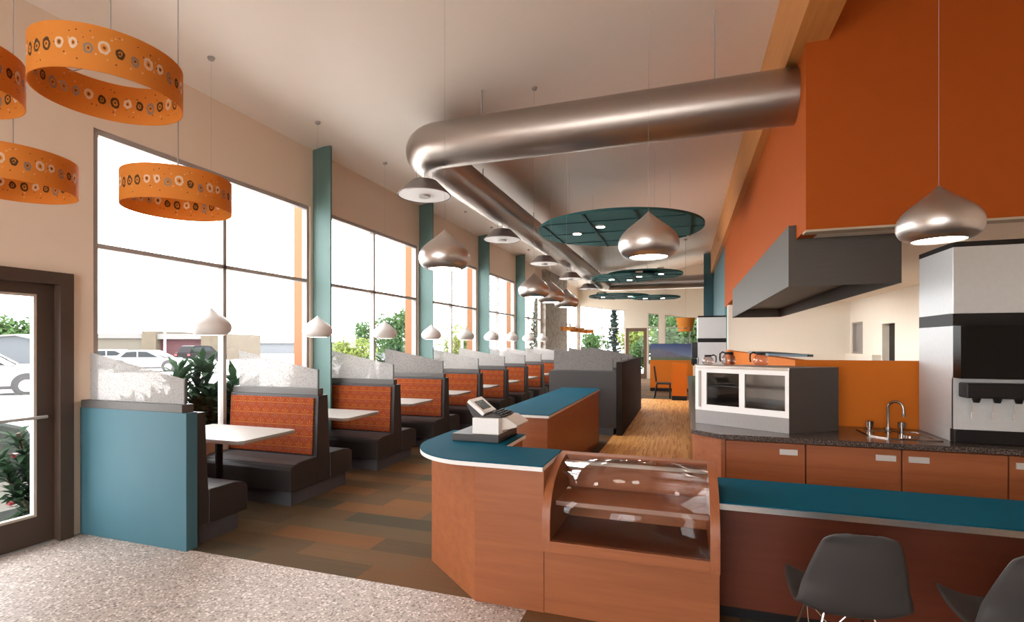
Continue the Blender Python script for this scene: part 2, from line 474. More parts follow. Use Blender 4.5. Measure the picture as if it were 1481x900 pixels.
WZ0, WZ1, MZ = .60, 3.59, 2.54
WINS = [(3.13, 5.92), (6.05, 8.99), (9.11, 12.05), (12.17, 15.09), (15.22, 18.15), (21.95, 24.9)]
mb = MB()
xw0, xw1 = -5.14, -5.0
mb.box(xw0, xw1, -4.5, 1.85, 0, 4.5)
mb.box(xw0, xw1, 1.85, 2.95, 2.25, 4.5)
mb.box(xw0, xw1, 2.95, 3.13, 0, 4.5)
prev = 3.13
for a, b in WINS:
    if a > prev: mb.box(xw0, xw1, prev, a, 0, 4.5)
    mb.box(xw0, xw1, a, b, 0, WZ0); mb.box(xw0, xw1, a, b, WZ1, 4.5)
    prev = b
mb.box(xw0, xw1, prev, 25.15, 0, 4.5)
S('wall_left', mb, WALL, 'cream wall along the booths with tall windows', 'wall')
for i, (a, b) in enumerate(WINS):
    m = (a + b) / 2; t = .022
    w = S('window_%d' % (i + 1), MB().box(-5.1, -5.02, a, a + .05, WZ0, WZ1).box(-5.1, -5.02, b - .05, b, WZ0, WZ1)
          .box(-5.1, -5.02, a + .05, b - .05, WZ0, WZ0 + .05).box(-5.1, -5.02, a + .05, b - .05, WZ1 - .05, WZ1)
          .box(-5.1, -5.02, a + .05, b - .05, MZ - t, MZ + t).box(-5.1, -5.02, m - t, m + t, WZ0 + .05, WZ1 - .05), FRAME,
          'tall grey-framed window of four panes, %s from the entrance door' % ORD[i], 'window')
    for (p, q) in ((a + .05, m - t), (m + t, b - .05)):
        for (r, s_) in ((WZ0 + .05, MZ - t), (MZ + t, WZ1 - .05)):
            build('pane', MB().box(-5.064, -5.056, p, q, r, s_), GLASS, w)
# ceiling and big beam
S('ceiling', MB().prism([(-5.14, cz(-5.14)), (4.35, cz(4.35)), (4.35, cz(4.35) + .2), (-5.14, cz(-5.14) + .2)], -4.65, 25.15, 'y'), CEIL, 'pale sloping ceiling rising to the wooden beam', 'ceiling')
S('trim_1', MB().prism([(.966, 4.47), (1.255, 4.47), (1.255, cz(1.255)), (.966, cz(.966))], -4.5, 25, 'y'), BEAM, 'deep orange-toned wooden beam running the length of the ceiling', 'beam')
# columns (teal blade columns on the window wall)
for i, y in enumerate((5.985, 9.05, 12.11, 15.155)):
    S('teal_column' + ('.%03d' % i if i else ''), MB().box(-5.0, -4.70, y - .016, y + .016, .45, 4.43), TEALC,
      'teal blade column between windows, %s from the entrance door' % ORD[i], 'column', group='teal columns on the window wall')
    build('exterior_fin', MB().box(-5.30, -5.14, y - .05, y + .03, .0, 4.4), ORFIN,
          label='orange outside fin beyond the glass, beside the %s teal column' % ORD[i], cat='fin', group='orange exterior fins')
S('stone_pier', MB().box(-5.0, -4.86, 18.22, 21.85, 0, 4.41), STONE, 'mottled stone-clad pier at the far end of the window wall', 'pier')
# back (behind camera) and right
mb = MB(); mb.box(-5, -4.6, -4.65, -4.5, 0, 6.1).box(.6, 4.2, -4.65, -4.5, 0, 6.1).box(-4.6, .6, -4.65, -4.5, 0, .25).box(-4.6, .6, -4.65, -4.5, 3.4, 6.1)
S('wall_back', mb, WALL, 'cream shopfront wall behind the viewer', 'wall')
for i, (a, b) in enumerate(((-4.6, .6),)):  # unseen opening, put in and sized for the daylight it lets in
    m = (a + b) / 2
    w = S('window_7', MB().box(a, a + .06, -4.62, -4.54, .25, 3.4).box(b - .06, b, -4.62, -4.54, .25, 3.4).box(a + .06, b - .06, -4.62, -4.54, .25, .31).box(a + .06, b - .06, -4.62, -4.54, 3.34, 3.4).box(m - .03, m + .03, -4.62, -4.54, .31, 3.34), FRAME, 'unseen shopfront window behind the viewer, sized for the light it lets in', 'window')
    build('pane', MB().box(a + .06, m - .03, -4.584, -4.576, .31, 3.34), GLASS, w); build('pane', MB().box(m + .03, b - .06, -4.584, -4.576, .31, 3.34), GLASS, w)
S('wall_right', MB().box(4.2, 4.35, -4.65, 15.45, 0, 6.05), WALL, 'cream wall at the right end of the bar', 'wall')
# orange volume over the servery
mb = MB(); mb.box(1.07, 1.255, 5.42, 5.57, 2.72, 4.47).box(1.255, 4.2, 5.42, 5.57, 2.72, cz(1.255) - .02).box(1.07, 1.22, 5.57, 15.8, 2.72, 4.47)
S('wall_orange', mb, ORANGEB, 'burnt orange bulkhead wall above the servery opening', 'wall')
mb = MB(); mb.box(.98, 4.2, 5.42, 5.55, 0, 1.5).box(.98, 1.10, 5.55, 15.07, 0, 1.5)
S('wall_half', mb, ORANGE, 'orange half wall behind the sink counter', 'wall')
S('trim_3', MB().box(1.07, 4.2, 5.42, 5.57, 2.70, 2.7195), plain('tan_soffit', (.46, .38, .28), .8, spec=.2), 'beige soffit board under the front of the orange bulkhead', 'soffit')
# kitchen room
S('ceiling_kitchen', MB().box(1.22, 4.2, 5.57, 15.2, 2.72, 2.82), CREAM_W, 'beige kitchen ceiling behind the opening', 'ceiling')
S('wall_kitchen', MB().box(1.10, 4.2, 15.07, 15.3, 0, 2.72), CREAM, 'cream back wall of the kitchen', 'wall')
mb = MB(); mb.box(3.97, 4.2, 5.57, 12.15, 0, 2.72).box(3.97, 4.2, 12.15, 12.85, 2.08, 2.72).box(3.97, 4.2, 12.85, 14.1, 0, 2.72).box(3.97, 4.2, 14.1, 14.95, 0, 1.42).box(3.97, 4.2, 14.1, 14.95, 2.19, 2.72).box(3.97, 4.2, 14.95, 15.07, 0, 2.72)
S('wall_kitchen_side', mb, CREAM, 'cream side wall of the kitchen with a dark doorway', 'wall')
S('door_2', MB().box(4.10, 4.16, 12.15, 12.85, 0, 2.08), BLACKG, 'dark doorway in the kitchen side wall', 'door')
w = S('window_9', MB().box(3.99, 4.10, 14.1, 14.14, 1.42, 2.19).box(3.99, 4.10, 14.91, 14.95, 1.42, 2.19).box(3.99, 4.10, 14.14, 14.91, 1.42, 1.46).box(3.99, 4.10, 14.14, 14.91, 2.15, 2.19), FRAME, 'small dark-framed window in the kitchen side wall', 'window')
build('pane', MB().box(4.06, 4.08, 14.14, 14.91, 1.46, 2.15), GREYM, w)
S('trim_2', MB().box(3.80, 3.97, 12.9, 15.07, 0, 1.42).box(1.10, 3.80, 14.9, 15.07, 0, 1.42), CREAM, 'cream ledge running round the kitchen walls', 'ledge')
for i, y in enumerate((9.9, 12.4)):  # added lamps, hidden behind the hood, that brighten the kitchen walls
    t = thing('kitchen_fill_light', 'long fill light added on the kitchen ceiling, %s' % ('nearer the serving opening' if i == 0 else 'farther into the kitchen'), 'light', (2.25, y, 2.66), 0, 'kitchen fill lights')
    build('housing', MB().box(2.10, 2.40, y - .6, y + .6, 2.69, 2.72), WHITEP, t); build('diffuser', MB().box(2.12, 2.38, y - .58, y + .58, 2.665, 2.69), TUBE, t)
# teal wall and far end
S('wall_teal', MB().box(1.07, 1.22, 15.8, 22.0, 0, 4.47).box(.71, 1.6, 22.0, 22.3, 0, 5.29), TEALW, 'dark teal wall beyond the kitchen block', 'wall')
S('wall_far_right', MB().box(1.5, 1.6, 22.3, 25.15, 0, 5.4), WALL, 'pale wall at the far right corner', 'wall')
FW = [(-4.95, -2.75, 'glass'), (-2.70, -1.72, 'door'), (-1.66, -1.18, 'glass'), (-.90, 1.3, 'glass')]
mb = MB(); mb.box(-5, -4.95, 25, 25.15, 0, 4.4).box(-2.75, -2.70, 25, 25.15, 0, 4.75).box(-1.72, -1.66, 25, 25.15, 0, 4.9).box(-1.18, -.90, 25, 25.15, 0, 5.0).box(1.3, 1.5, 25, 25.15, 0, 5.4)
TOPL = lambda x: 3.55 - .13 * (x + 4.95)
for a, b, k in FW:
    mb.prism([(a, TOPL(a)), (b, TOPL(b)), (b, cz(b) + .05), (a, cz(a) + .05)], 25, 25.15, 'y')
    mb.box(a, b, 25, 25.15, 0, .7) if k == 'glass' else mb.prism([(a, 2.42), (b, 2.42), (b, TOPL(b)), (a, TOPL(a))], 25, 25.15, 'y')
S('wall_far', mb, CREAM_W, 'pale far wall with windows and a brown door', 'wall')
n = 10
for a, b, k in FW:
    if k != 'glass': continue
    m = (a + b) / 2; wide = b - a > 1
    mb = MB(); f = .035
    mb.prism([(a, .7), (a + f, .7), (a + f, TOPL(a + f)), (a, TOPL(a))], 25.03, 25.11, 'y').prism([(b - f, .7), (b, .7), (b, TOPL(b)), (b - f, TOPL(b - f))], 25.03, 25.11, 'y')
    mb.prism([(a + f, TOPL(a + f) - f), (b - f, TOPL(b - f) - f), (b - f, TOPL(b - f)), (a + f, TOPL(a + f))], 25.03, 25.11, 'y').box(a + f, b - f, 25.03, 25.11, .7, .74).box(a + f, b - f, 25.03, 25.11, 2.42, 2.46)
    if wide: mb.box(m - .02, m + .02, 25.03, 25.11, .74, TOPL(m) - f)
    w = S('window_%d' % n, mb, FRAME, {10: 'far wall window left of the brown door', 11: 'narrow far wall window right of the brown door', 12: 'wide far wall window above the mural partition'}[n], 'window'); n += 1
    build('pane', MB().prism([(a + f, .74), (b - f, .74), (b - f, TOPL(b - f) - f), (a + f, TOPL(a + f) - f)], 25.066, 25.074, 'y'), GLASS, w)
d = S('door_3', MB().box(-2.70, -2.55, 25.02, 25.1, 0, 2.42).box(-1.87, -1.72, 25.02, 25.1, 0, 2.42).box(-2.55, -1.87, 25.02, 25.1, 2.25, 2.42).box(-2.55, -1.87, 25.02, 25.1, 0, .25), plain('brown_door_paint', (.15, .085, .05), .5), 'brown-framed glass door in the far wall', 'door')
build('pane', MB().box(-2.55, -1.87, 25.056, 25.064, .25, 2.25), GLASS, d)
# entrance door
d = S('door_1', MB().box(-5.14, -4.955, 2.85, 2.95, 0, 2.25).box(-5.14, -4.955, 1.85, 1.95, 0, 2.25).box(-5.14, -4.955, 1.95, 2.85, 2.15, 2.25), DOORM, 'dark brown glazed entrance door at the left edge', 'door')
build('threshold', MB().box(-5.14, -4.998, 1.85, 2.95, -.13, .006), GREYM, d)
lf = build('door_leaf', MB().box(-5.09, -5.035, 2.73, 2.85, .01, 2.15).box(-5.09, -5.035, 1.95, 2.07, .01, 2.15).box(-5.09, -5.035, 2.07, 2.73, 2.06, 2.15).box(-5.09, -5.035, 2.07, 2.73, .01, .235), DOORM, d)
build('glazing_bead', MB().box(-5.09, -5.04, 2.71, 2.73, .235, 2.06).box(-5.09, -5.04, 2.07, 2.09, .235, 2.06).box(-5.09, -5.04, 2.09, 2.71, 2.04, 2.06).box(-5.09, -5.04, 2.09, 2.71, .235, .255), plain('pale_bead', (.5, .42, .35), .5), d)
build('pane', MB().box(-5.067, -5.059, 2.09, 2.71, .255, 2.04), GLASS, d)
build('push_bar', MB().tube([(-5.0, 2.02, 1.05), (-5.0, 2.78, 1.05)], .014), GREYM, d)

# ------------------------------------------------------------------ booths
def bench_bits(root, sides, front, screen_mat):
    """local frame: x from wall 0 to 1.24 at the aisle, y across the back, seats on the given sides"""
    lo, hi = (-1 in sides), (1 in sides)
    build('plinth', MB().box(.02, 1.20, -.44 if lo else .0, .44 if hi else 0.0, 0, .16), PLINTH, root, True)
    for s in sides:
        prof = [(.11 * s, .16), (.50 * s, .16), (.50 * s, .375), (.485 * s, .40), (.45 * s, .418), (.36 * s, .435), (.11 * s, .44)]
        if s < 0: prof = prof[::-1]
        build('seat', MB().prism(prof, .01, 1.25, 'x'), VINYLTOP if False else VINYL, root, True, bevel=.006)
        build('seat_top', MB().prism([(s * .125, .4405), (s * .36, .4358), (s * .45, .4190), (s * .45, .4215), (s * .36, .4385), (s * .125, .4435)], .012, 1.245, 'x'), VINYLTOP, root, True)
        # patterned cushion follows the sloped back
        def fy(z): return (.122 + (.075 - .122) * (z - .16) / (1.09 - .16))
        c = MB(); z0, z1 = .455, 1.065
        ys = [(s * (fy(z0) - .004), z0), (s * (fy(z0) + .016), z0), (s * (fy(z1) + .016), z1), (s * (fy(z1) - .004), z1)]
        build('back_cushion', c.prism(ys, .03, 1.19, 'x'), FABRIC, root, True, bevel=.008, label='orange leaf-patterned back cushion')
    b0 = -.122 if lo else 0.; b1 = .122 if hi else 0.; t0 = -.075 if lo else 0.; t1 = .075 if hi else 0.
    build('backrest', MB().prism([(b0, .16), (b1, .16), (t1, 1.09), (t0, 1.09)], .01, 1.24, 'x'), VINYL, root, True, bevel=.004)
    yc = 0 if lo and hi else (.04 if hi else -.04)
    if front == 'blue':
        build('blue_panel', MB().box(0.004, 1.25, -.1, -.0005, 0, 1.10), BLUEP, root, True, bevel=.003, label='teal blue end panel')
        yc = -.048; cw = .052; cz0 = 1.10
    else: cw = .045; cz0 = 1.09
    build('cap', MB().box(.015, 1.205, yc - cw, yc + cw, cz0, 1.165), CAPM, root, True, bevel=.004)
    build('divider_screen', MB().prism([(.06, 1.165), (1.165, 1.165), (1.165, 1.365), (.06, 1.575)], yc - .006, yc + .006, 'y'), screen_mat, root, True, label='speckled resin screen with sloping top')
    build('screen_post', MB().box(1.167, 1.18, yc - .008, yc + .008, 1.165, 1.372), CAPM, root, True)
P0, PITCH = 3.12, 1.535
b0 = thing('booth_bench', 'single booth bench backed by the teal blue panel next to the entrance door', 'booth bench', (-5, P0, 0), 0, 'booth benches along the windows')
bench_bits(b0, (1,), 'blue', SCREEN)
dbl = thing('booth_bench', '', 'booth bench', (-5, P0 + PITCH, 0), 0, 'booth benches along the windows'); bench_bits(dbl, (-1, 1), None, SCREEN)
gry = thing('booth_bench', '', 'booth bench', (-5, P0 + 3 * PITCH, 0), 0, 'booth benches along the windows'); bench_bits(gry, (-1, 1), None, SCREENG)
NB = 10
for k in range(1, NB - 1):
    if k == 3: o = gry
    else: o = dbl if k == 1 else dup(dbl, (-5, P0 + k * PITCH, 0))
    o['label'] = 'back-to-back booth bench, %s behind the blue-panelled bench' % ORD[k - 1] if k != 3 else 'back-to-back booth bench with the darker grey speckled screen'
last = thing('booth_bench', 'last booth bench of the window row, beside the stone pier', 'booth bench', (-5, P0 + (NB - 1) * PITCH, 0), 0, 'booth benches along the windows'); bench_bits(last, (-1,), None, SCREEN)
# tables
def table():
    t = thing('booth_table', '', 'table', (-5, 0, 0), 0, 'tables in the window booths')
    build('tabletop', MB().prism([(.03, -.36), (1.14, -.36), (1.18, -.32), (1.18, .32), (1.14, .36), (.03, .36)], .742, .765), TABLE, t, True, bevel=.002)
    build('table_edge', MB().prism([(.032, -.358), (1.138, -.358), (1.178, -.318), (1.178, .318), (1.138, .358), (.032, .358)], .730, .742), TABEDGE, t, True)
    build('pedestal', MB().cyl((.52, 0, .02), .035, .71).cyl((.52, 0, .70), .10, .03), BLACK, t, True, smooth=True)
    build('base', MB().box(.27, .77, -.035, .035, 0, .025).box(.485, .555, -.25, .25, 0, .024), BLACK, t, True, bevel=.004)
    return t
t0 = table()
for k in range(NB - 1):
    o = t0 if k == 0 else dup(t0, (0, 0, 0))
    o.location = (-5, P0 + (k + .5) * PITCH + .08, 0)
    o['label'] = 'pale rectangular booth table, %s from the blue-panelled bench' % ORD[k]
# island block with booths inside
isl = thing('island_partition', 'dark tall side panel closing the island booths beside the wood aisle', 'partition', (-1.12, 11.45, 0))
build('panel', MB().box(-1.18, -1.07, 9.36, 13.5, 0, 1.327), plain('dark_wood_panel', (.020, .0145, .011), .7, spec=.12, var=.1), isl, bevel=.004)
ISL = [(9.46, (1,)), (10.79, (-1, 1)), (12.12, (-1, 1)), (13.42, (-1,))]
for i, (y, sd) in enumerate(ISL):
    o = thing('booth_bench', 'dark island booth bench with grey speckled screen, %s behind the teal counter' % ORD[i], 'booth bench', (-2.43, y, 0), 0, 'island booth benches')
    bench_bits(o, sd, None, SCREENG)
    if i == 0: build('back_panel', MB().box(0.0, 1.249, -.10, -.001, .125, 1.15), plain('island_back', (.035, .032, .031), .55, var=.08), o, True)
    if i == 0: build('toe_board', MB().box(0.0, 1.2, -.085, -.001, 0, .125), PLINTH, o, True)

# ------------------------------------------------------------------ pendants
def onion(d, h, th=.006):
    R = d / 2
    out = [(.012, 1.0), (.04, .972), (.15, .905), (.32, .81), (.51, .715), (.71, .61), (.87, .505), (.965, .405), (1., .30), (.985, .20), (.92, .105), (.80, .04), (.66, .0)]
    # finer curve by Catmull-Rom
    pts = []
    for i in range(len(out) - 1):
        p0, p1, p2, p3 = out[max(i-1, 0)], out[i], out[i+1], out[min(i+2, len(out)-1)]
        for s in range(3):
            t = s / 3
            pts.append(tuple(.5 * ((2*p1[k]) + (-p0[k]+p2[k])*t + (2*p0[k]-5*p1[k]+4*p2[k]-p3[k])*t*t + (-p0[k]+3*p1[k]-3*p2[k]+p3[k])*t**3) for k in (0, 1)))
    pts.append(out[-1])
    return [(0, h)] + [(r * R, z * h) for r, z in pts]
def pendant(x, y, zb, d, h, mat, label, group):
    t = thing('pendant_lamp', label, 'pendant lamp', (x, y, zb), 0, group)
    prof = onion(d, h)
    inner = [(max(r - .006, .0005), z - .004 if z > .02 else z) for r, z in prof[:0:-1]]
    build('lamp_shade', MB().lathe(prof + inner + [(0, h - .012)], 40), mat, t, True, smooth=True)
    build('diffuser', MB().cyl((0, 0, .008), d * .325, .006, 32), LAMP, t, True, label='glowing white lens')
    build('cable', MB().tube([(0, 0, h - .003), (0, 0, cz(x) - zb - .01)], .0010, 6), GREYM, t, True)
    build('canopy', MB().lathe([(0, -.028), (.025, -.024), (.036, 0), (.036, .012), (0, .012)], 20, (0, 0, cz(x) - zb)), GREYM, t, True, smooth=True)
    return t
small = None
for k in range(9):
    y = 3.85 + 1.55 * k
    lab = 'small whitish teardrop pendant over the %s booth table from the blue-panelled bench' % ORD[k]
    if small is None: small = pendant(-4.45, y, 1.74, .365, .275, SHADEW, lab, 'small pendants over the booth tables')
    else: dup(small, (-4.45, y, 1.74), None, lab)
BG = 'large silver pendants over the counters'
pendant(1.36, 3.52, 2.235, .40, .315, SILVER, 'large silver teardrop pendant before the orange bulkhead, above the bar', BG)
pendant(-.235, 3.57, 2.235, .40, .315, SILVER, 'large silver teardrop pendant hanging above the glass display case', BG)
pendant(-1.78, 3.62, 2.235, .40, .315, SILVER, 'large silver teardrop pendant hanging above the cash register', BG)
for i, y in enumerate((6.26, 7.12, 8.13)):
    pendant(-1.82, y, 2.245, .40, .315, SILVER, 'large silver teardrop pendant above the long teal counter, %s from the register' % ORD[i], BG)

# drums
def drum(x, y, zb, D, h, mat, label, group, cable=True, taper=0., top=None):
    t = thing('drum_pendant', label, 'drum lamp', (x, y, zb), 0, group)
    R = D / 2; th = .004; rb = R - taper
    build('lamp_shade', MB().lathe([(rb, 0), (R, h), (R - th, h), (rb - th, 0)], 72, close=True), mat, t, True, smooth=True)
    zs = h * .93
    build('spider', MB().tube([(-R + .003, 0, zs), (R - .003, 0, zs)], .0025, 6).tube([(0, -R + .003, zs), (0, R - .003, zs)], .0025, 6), GREYM, t, True)
    build('cable', MB().tube([(0, 0, zs), (0, 0, cz(x) - zb - .01)], .0035, 6), FRAME, t, True)
    build('canopy', MB().lathe([(0, -.03), (.05, -.03), (.06, .012), (0, .012)], 20, (0, 0, cz(x) - zb)), FRAME, t, True, smooth=True)
    return t
DM = drum_mat(.3, .2)
DG = 'patterned orange drum lamps at the entrance'
drum(-2.66, 1.74, 2.845, .60, .20, DM, 'large orange patterned drum lamp nearest the ceiling, showing its inside', DG)
drum(-3.05, 2.40, 2.50, .60, .20, DM, 'orange patterned drum lamp hanging in front of the first tall window', DG)
drum(-3.78, 1.93, 2.56, .60, .20, DM, 'orange patterned drum lamp cut by the left edge, above the entrance door', DG)
drum(-3.22, 1.36, 2.80, .60, .20, DM, 'sliver of orange drum lamp at the top left corner', DG)
for i, (x, y, z) in enumerate(((-4.25, 19.3, 2.17), (-4.15, 20.6, 2.15), (-3.95, 21.6, 2.12))):
    drum(x, y, z, .56, .15, DM, 'small far orange drum lamp by the stone pier, %s from the pier' % ORD[i], 'far orange drum lamps')
drum(.01, 18.3, 2.08, .62, .46, DM, 'tapered orange lamp hanging at the end of the wood aisle', None, taper=.09)

# ------------------------------------------------------------------ duct, diffusers, clouds
DXC, DZ, DR = -3.30, 4.20, .28
pts = []
for x in (1.068, 0, -1, -2, -2.6): pts.append((x, 5.92, DZ))
for k in range(1, 8): a = pi/2 * k / 8; pts.append((-2.95 - .35 * sin(a), 6.27 - .35 * cos(a), DZ))
for y in (6.6, 9, 12, 15, 18, 21, 21.75): pts.append((DXC, y, DZ))
for k in range(1, 8): a = pi/2 * k / 8; pts.append((-2.95 - .35 * cos(a), 21.75 + .35 * sin(a), DZ))
for x in (-2.6, -1.5, 0, .708): pts.append((x, 22.1, DZ))
dt = thing('air_duct', 'long round silver air duct hung below the ceiling with right-angle bends', 'duct', (-1.1, 6.0, DZ - DR))
build('duct', MB().tube(pts, DR, 48), DUCT, dt, smooth=True, angle=60)
hg = MB()
for p in ((.3, 5.92), (-2.4, 5.92), (DXC, 8.2), (DXC, 11.3), (DXC, 14.3), (DXC, 17.4), (DXC, 20.4), (-1.5, 22.1)):
    o = build('hanger', MB().box(p[0] - .008, p[0] + .008, p[1] - .008, p[1] + .008, DZ + DR - .01, cz(p[0])), GREYM, dt)
def diffuser(y, label):
    t = thing('cone_diffuser', label, 'air diffuser', (-3.28, y, 3.62), 0, 'cone diffusers below the duct')
    build('cone', MB().lathe([(.345, 0), (.35, .012), (.17, .19), (.0, .19), (.0, .18), (.16, .18), (.335, .01)], 40), CONE, t, True, smooth=True, angle=30)
    build('face_plate', MB().cyl((0, 0, .004), .335, .008, 40), CONEW, t, True, label='pale round underside plate')
    build('centre_hub', MB().cyl((0, 0, -.022), .075, .027, 20), GREYM, t, True)
    build('stem', MB().tube([(0, 0, .185), (0, 0, .312)], .004, 8), GREYM, t, True)
    for a in (0, 2.09, 4.19): build('wire', MB().tube([(.12 * cos(a), .12 * sin(a), .185), (.12 * cos(a), .12 * sin(a), .36)], .0025, 6), GREYM, t, True)
    return t
c0 = None
for k in range(6):
    lab = 'grey cone-shaped diffuser under the duct, %s from the near duct bend' % ORD[k]
    if c0 is None: c0 = diffuser(6.07, lab)
    else: dup(c0, (-3.28, 6.07 + 3.05 * k, 3.62), None, lab)
def cloud(x, y, z, R, label, lights):
    t = thing('ceiling_cloud', label, 'ceiling disc', (x, y, z), 0, 'teal ceiling discs')
    build('disc', MB().lathe([(0, 0), (R, 0), (R, .045), (0, .045)], 72), CLOUD, t, True, smooth=True, angle=30)
    n = 3
    for i in range(-n, n + 1):
        q = i * R / (n + .6); L = sqrt(max(R*R - q*q, 0)) - .03
        if i % 2 == 0 or True: build('rib', MB().box(q - .02, q + .02, -L, L, -.018, .0), CLOUDR, t, True) if i % 2 else None
    for i in (-1.4, 0, 1.4):
        q = i * R / 2.4; L = sqrt(max(R*R - q*q, 0)) - .03
        build('rib', MB().box(-L, L, q - .016, q + .016, -.016, -.0005), CLOUDR, t, True)
    for (lx, ly) in lights:
        dl = build('downlight', MB().lathe([(.075, -.022), (.095, -.018), (.095, 0), (.075, 0)], 24, (lx * R, ly * R, 0), close=True), WHITEP, t, True)
        build('lens', MB().cyl((lx * R, ly * R, -.02), .074, .012, 24), DOWN, dl, True)
    for a in (.6, 2.2, 3.9, 5.4):
        px, py = .72 * R * cos(a), .72 * R * sin(a)
        build('bracket', MB().box(px - .1, px + .1, py - .02, py + .02, .045, .14), CREAM_W, t, True)
        build('cable', MB().tube([(px, py, .14), (px, py, cz(x + px) - z)], .0015, 6), GREYM, t, True)
LG = [(-.52, -.02), (-.18, -.32), (.12, .25), (.50, -.2)]
cloud(-1.23, 10.2, 3.88, 1.58, 'largest and nearest teal disc hung under the ceiling', LG)
cloud(-1.25, 16.9, 3.86, 1.19, 'teal ceiling disc in the middle pair, the higher one', [(-.3, -.3), (.2, .2), (.45, -.2)])
cloud(-1.78, 16.3, 3.70, 1.04, 'teal ceiling disc in the middle pair, the lower one', [(-.4, 0), (.45, -.45), (.1, .3)])
cloud(-2.46, 20.3, 3.50, 1.16, 'teal ceiling disc in the farthest pair, nearer the windows', [(-.5, -.2), (.4, -.2)])
cloud(-1.10, 20.6, 3.44, .93, 'teal ceiling disc in the farthest pair, nearer the teal wall', [(-.4, -.1), (.3, 0)])

# ------------------------------------------------------------------ front desk
desk = thing('reception_desk', 'cherry wood reception desk with rounded teal top', 'counter', (-1.35, 3.5, 0))
build('body', MB().prism([(-.822, 3.04), (-.822, 3.50), (-1.27, 3.50), (-1.27, 4.02), (-1.83, 4.02), (-1.83, 3.5), (-1.28, 3.04)], 0, .872), CHERRY, desk, bevel=.002)
arc = [(-1.35 - .55 * sin(a), 3.62 - .61 * cos(a)) for a in [pi/2 * i / 18 for i in range(19)]]
top = [(-.822, 3.01)] + arc + [(-1.9, 4.05), (-1.25, 4.05), (-1.25, 3.53), (-.822, 3.53)]
build('edge_trim', MB().prism(top[::-1], .872, .899), WHITEEDGE, desk, label='pale metal edge strip')
cxy = (-1.35, 3.5)
build('countertop', MB().prism(top[::-1], .899, .906), TEALTOP, desk, label='teal laminate top')
# display case
case = thing('display_case', 'curved glass-fronted cherry wood bakery case', 'display case', (-.32, 3.25, 0))
prof = [(3.50, .40), (2.985, .40), (2.985, .58), (3.0, .66), (3.04, .735), (3.10, .795), (3.19, .845), (3.30, .88), (3.42, .898), (3.53, .902), (3.53, .40)]
prof = prof[1:]
for x0 in (-.82, .13):
    build('side_panel', MB().prism(prof, x0, x0 + .05, 'x'), CHERRYY, case, smooth=True, angle=35)
build('base', MB().box(-.821, .18, 3.046, 3.5, .0, .40), CHERRY, case)
build('bottom_rail', MB().box(-.77, .13, 2.985, 3.02, .40, .465), CHERRY, case, bevel=.002)
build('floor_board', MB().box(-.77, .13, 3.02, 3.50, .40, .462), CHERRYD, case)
build('back_panel', MB().box(-.77, .13, 3.505, 3.53, .40, .87), CHERRY, case)
build('top_rail', MB().box(-.77, .13, 3.44, 3.53, .87, .90), CHERRY, case, bevel=.002)
build('shelf', MB().box(-.768, .128, 3.14, 3.504, .645, .665), CHERRY, case, bevel=.003)
build('shelf_edge', MB().box(-.768, .128, 3.128, 3.14, .642, .668), plain('shelf_edge_strip', (.36, .23, .19), .5), case)
build('light_bar', MB().box(-.76, .12, 3.36, 3.40, .852, .868), WHITEP, case)
gp = [(y + .008, z - .006) for y, z in prof[1:9]]; gp[0] = (2.995, .462)
m = MB()
for (a, b) in zip(gp, gp[1:]): m.quad((-.77, *a), (.13, *a), (.13, *b), (-.77, *b))
bmesh.ops.remove_doubles(m.bm, verts=m.bm.verts, dist=1e-5)
build('curved_glass', m, CASEGLASS, case, smooth=True, angle=60, solid=.004)
# long rear counter
rc = thing('teal_counter', 'long cherry wood counter with teal top behind the register', 'counter', (-1.67, 6.9, 0))
build('body', MB().box(-1.98, -1.37, 5.22, 8.6, 0, .872), CHERRY, rc, bevel=.002)
build('edge_trim', MB().box(-2.0, -1.35, 5.19, 8.65, .872, .899), WHITEEDGE, rc)
build('countertop', MB().box(-2.0, -1.35, 5.19, 8.65, .899, .906), TEALTOP, rc, label='teal laminate top')
# bar
bar = thing('bar_counter', 'long low bar with teal top and steel edge', 'counter', (1.9, 3.4, 0))
build('countertop', MB().box(.182, 3.9, 3.14, 3.72, .745, .752), TEALTOP, bar, label='teal laminate top')
build('edge_trim', MB().box(.182, 3.9, 3.13, 3.72, .712, .745), STEELEDGE, bar, label='brushed steel edge')
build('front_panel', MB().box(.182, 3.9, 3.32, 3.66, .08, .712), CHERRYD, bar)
build('toe_kick', MB().box(.182, 3.9, 3.36, 3.62, 0, .08), BLACK, bar)

# ------------------------------------------------------------------ back counter
wt = [(.05, 4.79), (.28, 4.59), (4.2, 4.59), (4.2, 5.42), (.98, 5.42), (.98, 12.9), (.05, 12.9)]
build('worktop', MB().prism(wt, .86, .90), GRANITE, bevel=.003, label='dark granite worktop running around the servery', cat='worktop')
def cab(x0, x1, hx, label):
    t = thing('base_cabinet', label, 'cabinet', ((x0 + x1) / 2, 4.95, 0), 0, 'cherry base cabinets under the granite worktop')
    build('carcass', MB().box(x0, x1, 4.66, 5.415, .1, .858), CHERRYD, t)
    build('toe_kick', MB().box(x0, x1, 4.72, 5.4, 0, .1), BLACK, t)
    d = build('door', MB().box(x0 + .003, x1 - .003, 4.635, 4.66, .11, .845), CHERRY, t, bevel=.002)
    if hx is not None: build('handle', MB().box(hx - .065, hx + .065, 4.622, 4.635, .755, .80), HANDLE, d, bevel=.002, label='flat satin metal pull')
    return t
xs = [.275, .915, 1.56, 2.205, 2.85, 3.50]
cab(.32, .912, .79, 'cherry wood cabinet below the glass-fronted chiller')
cab(.916, 1.557, 1.455, 'cherry wood cabinet below the sink')
cab(1.561, 2.203, 1.665, 'cherry wood cabinet below the left part of the drinks machine')
cab(2.207, 2.85, 2.31, 'cherry wood cabinet at the right edge of the picture')
